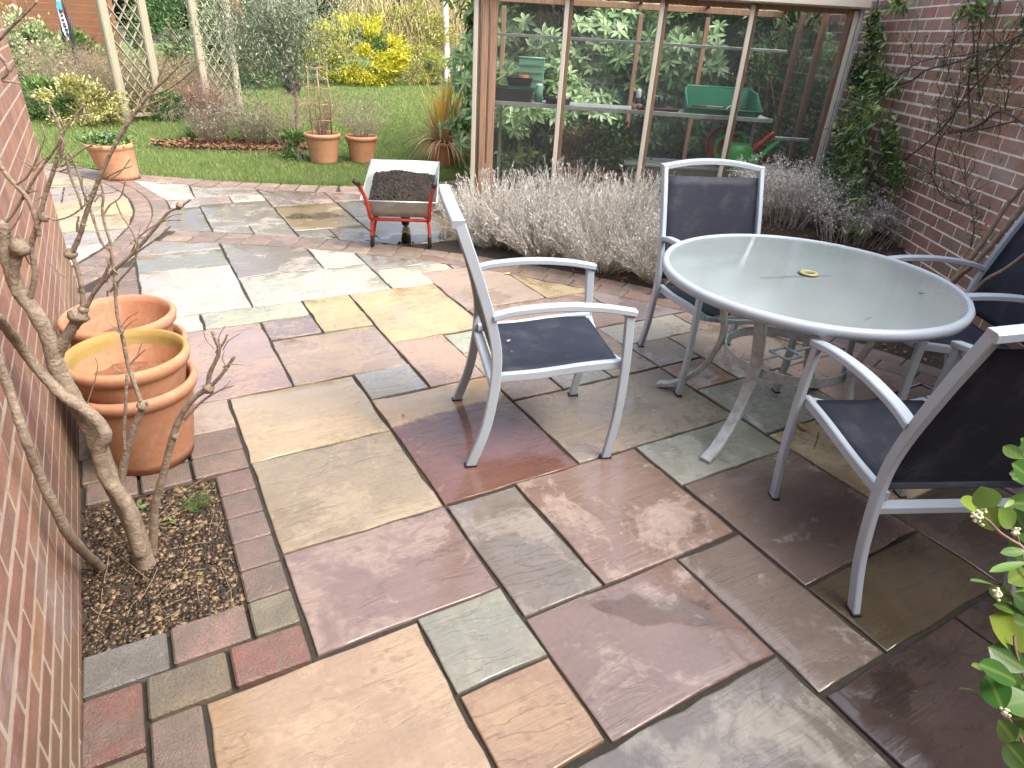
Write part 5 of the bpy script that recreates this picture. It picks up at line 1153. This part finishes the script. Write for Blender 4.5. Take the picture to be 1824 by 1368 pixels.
# ------------------------------------------------------------------ trellis arch
ta = thing('trellis_arch', 'weathered timber garden arch with diamond lattice sides', 'garden arch', G2(290, 216)); b0 = np.array(ta.location)
A, B, C_, D2 = [np.array(G2(*q)) - b0 for q in ((226, 220), (290, 216), (372, 209), (428, 206))]
def bar(name, p, q, w, d, mat, par):
    p, q = Vector(p), Vector(q); MB().sweep([p, q], Vector((0, 0, 1)).cross(q - p) if abs((q - p).normalized().z) < .9 else (1, .4, 0), w, d).build(name, mat, par)
HT = 2.25
for q in (A, B, C_, D2): bar('post', (*q[:2], -.05), (*q[:2], HT), .125, .125, M['trellis'], ta)
for q0, q1 in ((A, B), (C_, D2)):
    for z in (.12, HT - .1): bar('rail', (*q0[:2], z), (*q1[:2], z), .045, .06, M['trellis'], ta)
    e = (q1 - q0)[:2]; L = np.linalg.norm(e); e = e / L; zlo, zhi = .12, HT - .1
    for s in (-1, 1):
        c0 = -3.0
        while c0 < 3.2:   # slat line: z = c0 + s*1.35*x + ...
            pts_ = []
            k = 1.5
            for x in np.linspace(0, L, 41):
                z = zlo + c0 + (k * x if s > 0 else k * (L - x))
                if zlo <= z <= zhi: pts_.append((x, z))
            if len(pts_) > 3:
                (xa, za), (xb, zb_) = pts_[0], pts_[-1]; off = .012 * s; nrm_ = np.array([-e[1], e[0]]) * off
                bar('slat', (q0[0] + e[0] * xa + nrm_[0], q0[1] + e[1] * xa + nrm_[1], za), (q0[0] + e[0] * xb + nrm_[0], q0[1] + e[1] * xb + nrm_[1], zb_), .042, .014, M['trellis'], ta)
            c0 += .235
for q0, q1 in ((A, C_), (B, D2)): bar('cross_beam', (*q0[:2], HT + .03), (*q1[:2], HT + .03), .06, .09, M['trellis'], ta)
# ------------------------------------------------------------------ fence
fc = thing('timber_fence', 'orange-brown horizontal lap fence at the far left of the garden', 'fence', (-7.1, 19.8, 0), 0)
for k in range(5):
    MB().box((k * 1.85, 0, .9), (.09, .09, 1.95)).build('post', M['fence'], fc)
    if k < 4:
        for j in range(13): MB().box((k * 1.85 + .925, -.02 + .006 * (j % 2), .14 + j * .14), (1.76, .016, .155), Matrix.Rotation(rad(13), 3, 'X')).build('board', M['fence'], fc)
# ------------------------------------------------------------------ blue-topped board on dark poles
bl = thing('striped_board', 'narrow blue-topped pointed board with dark panels on leaning dark poles', 'board', G2(128, 176)); b0 = np.array(bl.location)
def bp(u, v, off=0.0): return gpl(u, v, b0, (.12, .99, 0)) - b0 + np.array([0, -off, 0])
for P in ([(131, 176), (118, 100), (112, 60), (100, -20)], [(142, 172), (128, 70), (116, 20), (108, -20)], [(150, 178), (134, 80), (127, 60), (128, 32)]): MB().tube([bp(*q) for q in P], .022, 6).build('pole', M['blackpl'], bl)
def strip(name, poly, mat, off): MB().add([bp(u, v, off) for u, v in poly] + [bp(u, v, off - .015) for u, v in poly], [tuple(range(len(poly)))] + [(i, (i + 1) % len(poly), len(poly) + (i + 1) % len(poly), len(poly) + i) for i in range(len(poly))]).build(name, mat, bl)
strip('board_face', [(101, -4), (107, -2), (110, 15), (119, 40), (123, 58), (123, 72), (118, 66), (112, 55), (106, 30), (101, 12)], M['stripe'], .05)
strip('blue_top', [(100.5, 2), (107.5, 2), (110.5, 15.5), (103, 17)], M['blue'], .075)
for (u0, v0, u1, v1, w) in ((105, 18, 106.5, 23, 6), (107.5, 26, 108.3, 29, 5), (109.3, 34, 110.2, 37, 5), (111.5, 41, 112.3, 44, 5), (112.8, 45.5, 114.2, 48.5, 5.5), (115, 51, 116.5, 55.5, 5.5), (117.5, 58, 119.3, 65, 4.5)): strip('dark_panel', [(u0, v0), (u0 + w, v0 - .6), (u1 + w, v1 - .6), (u1, v1)], M['rose'], .075)
# ================================================================== bare climbing shrub by the house wall
cl = thing('bare_climber', 'old bare climbing shrub with twisted pale trunk in the small planter', 'shrub', (-.21, 1.93, -.01)); CB = np.array(cl.location)
FWD = np.array([.5125, .8587, 0]); 
def wallx(y): return -.372 - .0217 * (y - 1.0)
def cp(u, v, off=0.0):
    """climber point: in the upright plane through its foot, pulled forward where that would run into the wall"""
    d = ray(u, v); P0 = np.array([0, 0, CAMH]); f = (CB @ FWD + off) / (d @ FWD); p = P0 + d * f
    for _ in range(40):
        if p[0] > wallx(p[1]) + .045: break
        f *= .985; p = P0 + d * f
    return p - CB, f
def stem(name, pts, w0, w1, off=0.0, n=10, knob=None, k=6):
    P = []; S = []
    for q in pts: a, f = cp(*q, off); P.append(a); S.append(f)
    C = np.array(curve(P, k)); m = len(C); sc = np.interp(np.linspace(0, 1, m), np.linspace(0, 1, len(S)), S) / FPX
    r = np.linspace(w0, w1, m) * .325 * sc; r = r * (1 + .05 * np.sin(np.arange(m) * 2.1 + len(pts)) + .04 * rng.normal(0, 1, m))
    V, F = tubes([(C, r)], n); nv = len(V)
    me = bpy.data.meshes.new(name); e = (C[-1] + (C[-1] - C[-2]) * .3); Vl = list(map(tuple, V)) + [tuple(e)]
    me.from_pydata(Vl, [], [tuple(map(int, f_)) for f_ in F] + [((m - 1) * n + i, (m - 1) * n + (i + 1) % n, nv) for i in range(n)]); me.polygons.foreach_set('use_smooth', [True] * len(me.polygons)); me.update()
    return mesh_obj(name, me, M['bark'], cl)
stem('trunk', [(262, 1012), (236, 930), (205, 870), (183, 815), (160, 760), (128, 705), (100, 650), (88, 605), (62, 555), (38, 525), (22, 490), (10, 445), (4, 395)], 50, 34, .0, 12)
stem('trunk', [(250, 985), (225, 900), (186, 845), (178, 800), (188, 775), (170, 745), (140, 722), (108, 700), (70, 660), (35, 615), (12, 585), (-8, 560)], 38, 26, -.035, 12)
stem('stem', [(218, 1042), (180, 1012), (130, 962), (98, 905), (72, 850), (45, 780), (20, 705), (2, 655), (-12, 610)], 27, 24, -.03)
stem('stem', [(272, 985), (276, 905), (292, 840), (314, 760), (340, 715), (372, 690)], 24, 14, .03)
stem('branch', [(370, 694), (374, 665), (390, 628), (384, 606), (378, 590)], 13, 9, .03); stem('branch', [(372, 692), (394, 668), (418, 635)], 11, 9, .03); stem('branch', [(385, 628), (400, 608), (405, 595)], 8, 5, .03); stem('branch', [(328, 748), (360, 715), (392, 695), (418, 686)], 8, 4, .03); stem('branch', [(392, 695), (402, 688), (410, 678)], 4, 2, .03)
stem('stem', [(214, 880), (222, 820), (240, 760), (256, 722)], 22, 15, .01); stem('branch', [(254, 724), (238, 680), (228, 650), (218, 600), (208, 555), (204, 500), (200, 462), (196, 440)], 13, 7, .01); stem('branch', [(222, 800), (221, 770), (224, 720), (226, 668)], 10, 8, .0); stem('branch', [(256, 722), (262, 716)], 12, 8, .01)
stem('branch', [(228, 652), (245, 635), (262, 620)], 6, 3, .01); stem('branch', [(245, 634), (250, 618), (254, 610)], 4, 2, .01)
stem('branch', [(100, 640), (112, 612), (128, 585), (140, 562), (152, 548)], 30, 24, .01); stem('branch', [(148, 552), (146, 515), (138, 480), (128, 452)], 15, 12, .01)
stem('branch', [(126, 455), (142, 420), (152, 385), (172, 330), (196, 275), (225, 225), (245, 195), (262, 172), (290, 145), (320, 115), (336, 92)], 14, 6, .01)
stem('branch', [(283, 150), (284, 135), (300, 100), (326, 64)], 6, 4, .01); stem('branch', [(262, 172), (300, 158), (335, 132), (356, 112)], 6, 4, .01); stem('branch', [(246, 195), (270, 185), (293, 174)], 5, 3, .01)
stem('branch', [(155, 545), (172, 515), (205, 480), (240, 448), (275, 408), (300, 378), (318, 370), (340, 355)], 12, 6, .015); stem('branch', [(205, 482), (225, 462), (258, 440), (285, 420), (304, 402)], 6, 4, .015); stem('branch', [(232, 455), (250, 420), (290, 395), (322, 392)], 5, 3, .015)
stem('branch', [(175, 515), (195, 470), (198, 450), (180, 430), (165, 385), (150, 345), (140, 310), (130, 285), (120, 270)], 8, 6, .012); stem('branch', [(196, 520), (216, 495), (236, 472), (245, 440), (235, 412), (215, 380), (205, 355)], 7, 4, .012)
stem('branch', [(200, 440), (188, 405), (182, 375), (184, 350), (178, 318)], 8, 6, .012); stem('branch', [(186, 380), (196, 365), (215, 350), (224, 318)], 5, 3, .012); stem('branch', [(196, 430), (180, 445), (160, 455)], 4, 3, .012); stem('branch', [(190, 315), (215, 303), (235, 296)], 5, 3, .012); stem('branch', [(193, 322), (215, 306), (232, 283)], 4, 3, .012)
stem('branch', [(30, 525), (24, 495), (30, 460), (36, 438)], 24, 28, -.01); stem('branch', [(50, 545), (62, 490), (56, 440), (68, 395), (80, 350), (95, 305), (104, 275), (110, 240), (100, 212)], 16, 8, .0)
stem('branch', [(-4, 286), (12, 312), (30, 332), (48, 352), (62, 385), (70, 420)], 12, 12, -.005); stem('branch', [(30, 328), (48, 315), (62, 290), (74, 262), (80, 240), (74, 222)], 6, 4, -.005); stem('branch', [(-4, 408), (20, 385), (45, 345), (70, 305), (100, 262), (118, 228), (135, 205), (152, 186)], 8, 5, .0)
stem('branch', [(108, 282), (112, 250), (104, 220), (96, 202), (90, 190)], 9, 6, .0); stem('branch', [(112, 280), (124, 284), (145, 268), (168, 256)], 5, 3, .0); stem('branch', [(118, 280), (126, 315), (140, 350), (146, 372)], 8, 6, .0)
stem('branch', [(82, 385), (100, 392), (130, 382), (155, 362)], 5, 4, .0); stem('branch', [(5, 440), (12, 420), (30, 395), (40, 375)], 6, 3, -.005); stem('branch', [(-6, 75), (20, 48), (42, 28), (66, 2)], 9, 6, -.01); stem('branch', [(-4, 95), (10, 112), (14, 128), (4, 142), (20, 146), (34, 148)], 11, 5, -.01); stem('branch', [(40, 25), (46, 10), (44, -6)], 6, 4, -.01)
stem('branch', [(150, 735), (165, 690), (174, 655), (170, 638)], 4, 2, .02); stem('branch', [(160, 755), (168, 745), (172, 742)], 7, 5, .0); stem('branch', [(90, 470), (104, 486), (118, 496)], 4, 2, .01); stem('branch', [(112, 600), (140, 585), (142, 570)], 4, 2, .01)
for _ in range(58):     # fine spurs and bud twigs
    u, v = random.choice([(300, 140), (270, 170), (320, 110), (230, 215), (196, 270), (160, 360), (146, 400), (205, 480), (250, 430), (290, 390), (318, 372), (190, 400), (186, 360), (150, 340), (130, 290), (108, 250), (110, 290), (70, 400), (60, 350), (100, 300), (60, 300), (40, 350), (30, 430), (50, 470), (205, 520), (215, 590), (240, 440), (390, 620), (400, 660), (350, 715), (225, 660), (140, 560), (20, 120), (30, 40)])
    u += random.uniform(-10, 10); v += random.uniform(-10, 10); a = random.uniform(-2.9, -.2); L = random.uniform(14, 46)
    stem('twig', [(u, v), (u + L * .5 * math.cos(a) + random.uniform(-3, 3), v + L * .5 * math.sin(a)), (u + L * math.cos(a + .2), v + L * math.sin(a + .2))], random.uniform(3.2, 4.6), 1.8, random.uniform(-.02, .02), 5, None, 3)
for (u, v, r, of) in ((36, 440, 17, -.01), (140, 562, 16, .01), (126, 452, 10, .01), (254, 722, 10, .01), (372, 692, 10, .03), (312, 776, 8, .03), (78, 386, 9, 0.), (320, 366, 7, .015), (240, 965, 10, -.02)):   # pruning knuckles
    p, f = cp(u, v, of); rr = r * f / FPX; b = MB(); base = [(1, 0, 0), (-1, 0, 0), (0, 1, 0), (0, -1, 0), (0, 0, 1), (0, 0, -1)]
    V = []
    for i in range(7):
        th = math.pi * i / 6
        for j in range(8): ph = 6.283 * j / 8; q = rr * random.uniform(.75, 1.2); V.append((p[0] + q * math.sin(th) * math.cos(ph), p[1] + q * math.sin(th) * math.sin(ph), p[2] + q * math.cos(th)))
    b.add(V, [(i * 8 + j, i * 8 + (j + 1) % 8, (i + 1) * 8 + (j + 1) % 8, (i + 1) * 8 + j) for i in range(6) for j in range(8)], True).build('knuckle', M['bark'], cl)
# weeds, straws and a tie in the planter
t = thing('weed_tuft', 'fine grey-green tuft of weeds in the far corner of the planter', 'weed', (float(g(352, 905)[0]), float(g(352, 905)[1]), 0)); tw = twigs(60, (0, 0, 0), .9, .07, .0008, 3, .25, 1, 0, 5, .5, .03); add_tubes('stems', tw, ML['green'], t, 3, stuff=True)
for (u, v, lb) in ((248, 905, 'small green leaf sprout beside the trunk in the planter'), (310, 932, 'second small green sprout in the planter gravel')):
    p = g(u, v); t = thing('sprout', lb, 'weed', (float(p[0]), float(p[1]), .004)); P = np.zeros((7, 3)); D = rng.normal(0, 1, (7, 3)) * [1, 1, .2] + [0, 0, .3]; add_leaves('leaves', leaves(P, D, .028, .012, .2, .1, None, True), ML['green'], t, False)
st = []
for _ in range(34):
    x, y = random.uniform(-.38, .03), random.uniform(1.62, 2.28); a = random.uniform(0, 6.28); L = random.uniform(.05, .2)
    st.append((wander((x, y, .012), (math.cos(a), math.sin(a), .05), L, 5, .12), np.full(6, .0009)))
st = [(np.clip(p, [-.37, 1.6, .006], [.04, 2.31, .05]), r) for p, r in st]
o = mesh_obj('straw', np_mesh('straw', *tubes(st, 4)), plain('dry_straw', (.30, .24, .15), .8)); tag(o, 'thin dry stalks strewn over the planter gravel', 'straw', kind='stuff')
# ================================================================== glossy shrub, bottom right
M['sk'] = None
def m_skim():
    m = NT('skimmia_leaf'); oi = m.n('ObjectInfo'); v = m.coord(); tc = m.n('TexCoord')
    sep = m.n('SeparateXYZ'); m.l(tc.outputs['Object'], sep.inputs[0])
    rib = m.ramp(m.math('ABSOLUTE', sep.outputs[1]), [(0, 1), (.0016, 0)])
    w = m.n('TexWave', wave_type='BANDS', bands_direction='DIAGONAL'); m.l(v, w.inputs['Vector']); m.set(w, Scale=70.0, Distortion=1.0)
    c = m.mix(m.noise(v, 30, 4), oi.outputs['Color'], m.mix(1, oi.outputs['Color'], (.7, .8, .6), 'MULTIPLY')); c = m.mix(m.math('MULTIPLY', rib, .6), c, (.22, .30, .08)); m.col(c); m.rough(.34); m.bump(w.outputs['Fac'], .12, .001)
    tr = m.n('BsdfTranslucent'); m.l(c, tr.inputs[0]); mx = m.n('MixShader'); mx.inputs[0].default_value = .2; m.l(m.b.outputs[0], mx.inputs[1]); m.l(tr.outputs[0], mx.inputs[2]); m.l(mx.outputs[0], m.out.inputs[0]); return m.m
SKM = m_skim()
def spx(X, Y, Z): d = ray(1660 + X / 2.33, 780 + Y / 2.33); return np.array([0, 0, CAMH]) + d * Z
SB = np.array([1.55, -.40, 0.0])
sk = thing('evergreen_shrub', 'glossy green evergreen shrub with white buds at the lower right', 'shrub', (float(SB[0]), float(SB[1]), 0)); SB = np.array(sk.location)
GL = [(.13, .27, .05), (.22, .37, .06), (.06, .15, .035), (.17, .22, .05)]
LV = [(380, 85, 295, 35, 40, 0), (205, 292, 122, 258, 45, 1), (245, 295, 208, 212, 72, 1), (262, 385, 212, 270, 75, 3), (300, 290, 342, 255, 15, 1), (340, 372, 288, 300, 55, 1), (392, 400, 345, 300, 52, 2), (392, 470, 285, 476, 30, 0), (395, 515, 240, 552, 28, 0), (400, 555, 328, 596, 58, 3), (268, 612, 163, 585, 28, 0), (342, 672, 236, 625, 44, 1), (380, 722, 262, 692, 28, 0), (410, 700, 352, 655, 52, 2), (400, 880, 247, 742, 98, 1), (395, 965, 238, 868, 82, 2), (355, 1012, 206, 940, 66, 2), (238, 1070, 113, 1028, 26, 0), (295, 1130, 232, 978, 88, 2), (420, 1080, 292, 1112, 92, 0), (400, 1245, 338, 1220, 40, 0), (345, 1262, 284, 1180, 60, 2), (410, 1385, 308, 1262, 84, 2), (362, 1062, 306, 1008, 48, 0), (214, 962, 176, 940, 22, 0), (400, 1010, 365, 1040, 40, 2), (395, 1160, 330, 1170, 60, 2), (420, 800, 350, 760, 60, 2), (430, 620, 360, 640, 50, 2)]
for _k in range(34):
    _y = 40 + _k * 40; _x = random.uniform(350, 440); LV.append((_x + 70, _y + random.uniform(-30, 60), _x - random.uniform(20, 60), _y + random.uniform(-60, 60), random.uniform(40, 80), 2))
for i, (x0, y0, x1, y1, w, ci) in enumerate(LV):
    Z = (1.0 if i < 29 else 1.12) + .05 * math.sin(i * 2.3); a = spx(x0, y0, Z); b = spx(x1, y1, Z - .03 + .05 * math.cos(i * 1.7)); ax = Vector(b - a); L = ax.length; W = 1.5 * w / 2.33 * Z / FPX
    toc = Vector(np.array([0, 0, CAMH]) - a).normalized(); tl = Vector((random.uniform(-.5, .5), random.uniform(-.5, .5), random.uniform(.2, .8))) * (.4 if w > 35 else 1.6)
    X = ax.normalized(); N = (toc + tl); N = (N - X * N.dot(X)).normalized(); Yv = N.cross(X)
    V = []; F = []; rows = 9
    for r in range(rows):
        tt_ = r / (rows - 1); ww = W * .5 * (math.sin(math.pi * min(1, tt_ * .93 + .03)) ** .75) * (1 if tt_ < .97 else .2) * (.75 + .35 * tt_); dz = -.10 * L * (tt_ - .4) ** 2
        for k in (-1, -.5, 0, .5, 1): V.append((tt_ * L, k * ww, dz + .16 * ww * abs(k) ** 1.5))
    for r in range(rows - 1):
        for k in range(4): F.append((r * 5 + k, r * 5 + k + 1, (r + 1) * 5 + k + 1, (r + 1) * 5 + k))
    o = MB().add(V, F, True).build('leaf', SKM, sk); o.matrix_local = Matrix.Translation(Vector(a) - Vector(SB)) @ Matrix((X, Yv, N)).transposed().to_4x4(); c = GL[ci]; o.color = (*[q * random.uniform(.85, 1.15) for q in c], 1)
for P, w in (([(520, 1500), (480, 900), (430, 600), (382, 465), (330, 425), (285, 395), (235, 345), (215, 330)], .0028), ([(500, 1400), (420, 1100), (370, 960), (345, 870), (342, 820)], .0028), ([(500, 1300), (430, 800), (370, 700), (330, 665), (280, 640)], .0022), ([(520, 1500), (400, 1300), (330, 1180), (300, 1145)], .0022), ([(520, 1500), (450, 1000), (400, 600), (350, 385)], .002)):
    add_tubes('stem', [(np.array(curve([spx(x, y, 1.01) - SB for x, y in P], 5)), np.linspace(w * 1.3, w * .7, 5 * (len(P) - 1) + 1))], M['twigr'], sk, 6)
BM = plain('flower_bud', (.62, .62, .42), .6, var=.2, scale=200)
for (x, y, n, r) in ((195, 322, 34, 26), (347, 388, 14, 16), (268, 648, 22, 20), (305, 1142, 16, 18)):
    b = MB()
    for k in range(n):
        c = spx(x + rng.normal(0, r * .5), y + rng.normal(0, r * .5), .975 + rng.normal(0, .006)) - SB; b.lathe([(.0001, -.0026), (.0022, -.0014), (.0026, 0), (.0022, .0014), (.0001, .0026)], 6, c)
    b.build('bud_cluster', BM, sk)
MB().lathe([(.001, 0), (.15, 0), (.2, .34), (.215, .36), (.2, .36), (.18, .3), (.001, .3)], 32).build('pot_wall', M['terra'], sk, color=(*CLAY, 1))

# ================================================================== small things lying about
def fallen(label, x, y, z, L, W, rz, mat=None, name='fallen_leaf'):
    V = []; F = []; rows = 7
    for r in range(rows):
        t_ = r / (rows - 1); ww = W * .5 * math.sin(math.pi * (t_ * .96 + .02)) ** .8
        for k in (-1, 0, 1): V.append(((t_ - .5) * L, k * ww, .003 + .10 * L * (t_ - .5) ** 2 * 2 + .25 * ww * abs(k) + random.uniform(0, .003)))
    for r in range(rows - 1):
        for k in range(2): F.append((r * 3 + k, r * 3 + k + 1, (r + 1) * 3 + k + 1, (r + 1) * 3 + k))
    o = MB().add(V, F, True).build(name, mat or ML['dead'], None, (x, y, z), (0, 0, rz)); tag(o, label, 'leaf', 'fallen leaves'); return o
p = g(1428, 763); fallen('curled brown dead leaf on the cream slab beside the nearest chair', float(p[0]), float(p[1]), .003, .075, .034, rad(70), plain('ochre_leaf', (.30, .17, .06), .8))
p = n4 - f4 * .10 + w4 * .22; fallen('pale dead leaf lying on the seat at the right edge', float(p[0]), float(p[1]), .430, .06, .025, .3, plain('pale_leaf', (.42, .32, .22), .8))
p = g(906, 608, .425); fallen('tiny pink scrap of leaf on the side-on chair seat', float(p[0]), float(p[1]), .424, .022, .012, .3, plain('pinkish_leaf', (.5, .32, .25), .8))
p = g(911, 627, .425); fallen('tiny dark scrap of leaf on the side-on chair seat', float(p[0]), float(p[1]), .424, .014, .01, 1.3)
p = g(1752, 843, .4); fallen('small brown leaf on the nearest chair seat', float(p[0]), float(p[1]), .412, .03, .014, 1.0)
p = g(904, 489); fallen('yellow leaf at the tip of the buff triangular slab', float(p[0]), float(p[1]), .003, .05, .03, .4, plain('yellow_leaf', (.55, .5, .12), .7))
p = g(718, 742); fallen('small curled leaf on the dry end of the two-tone slab', float(p[0]), float(p[1]), .003, .02, .012, 1.4)
for (u0, v0, u1, v1, lb) in ((1355, 495, 1480, 491, 'thin dark twig lying across the glass by the parasol hole'), (1540, 570, 1552, 565, 'short twig near the front rim of the glass table')):
    a, b_ = g(u0, v0, TZ + .003), g(u1, v1, TZ + .003); m_ = (a + b_) / 2 + [.01, .004, 0]; o = MB().tube(curve([a - m_, (0, 0, 0), b_ - m_], 4), .0008, 5).build('fallen_twig', M['twigd'], None, tuple(map(float, m_))); tag(o, lb, 'twig')
p = g(1640, 523, TZ + .003); o = MB()
for k in range(4): a = k * 1.6 + .3; o.tube([(0, 0, 0), (.014 * math.cos(a), .014 * math.sin(a), .006)], .0012, 4)
tag(o.build('fallen_twig', M['twigd'], None, tuple(map(float, p))), 'tiny branched twig on the right part of the glass table', 'twig')
p = g(1450, 790); a, b_ = g(1458, 770), g(1450, 800); m_ = (a + b_) / 2; tag(MB().tube(curve([a - m_ + [0, 0, .004], np.array([.006, 0, .005]), b_ - m_ + [0, 0, .004]], 4), .002, 5).build('fallen_twig', M['twigd'], None, tuple(map(float, m_))), 'dark twig on the cream slab beside the curled leaf', 'twig')
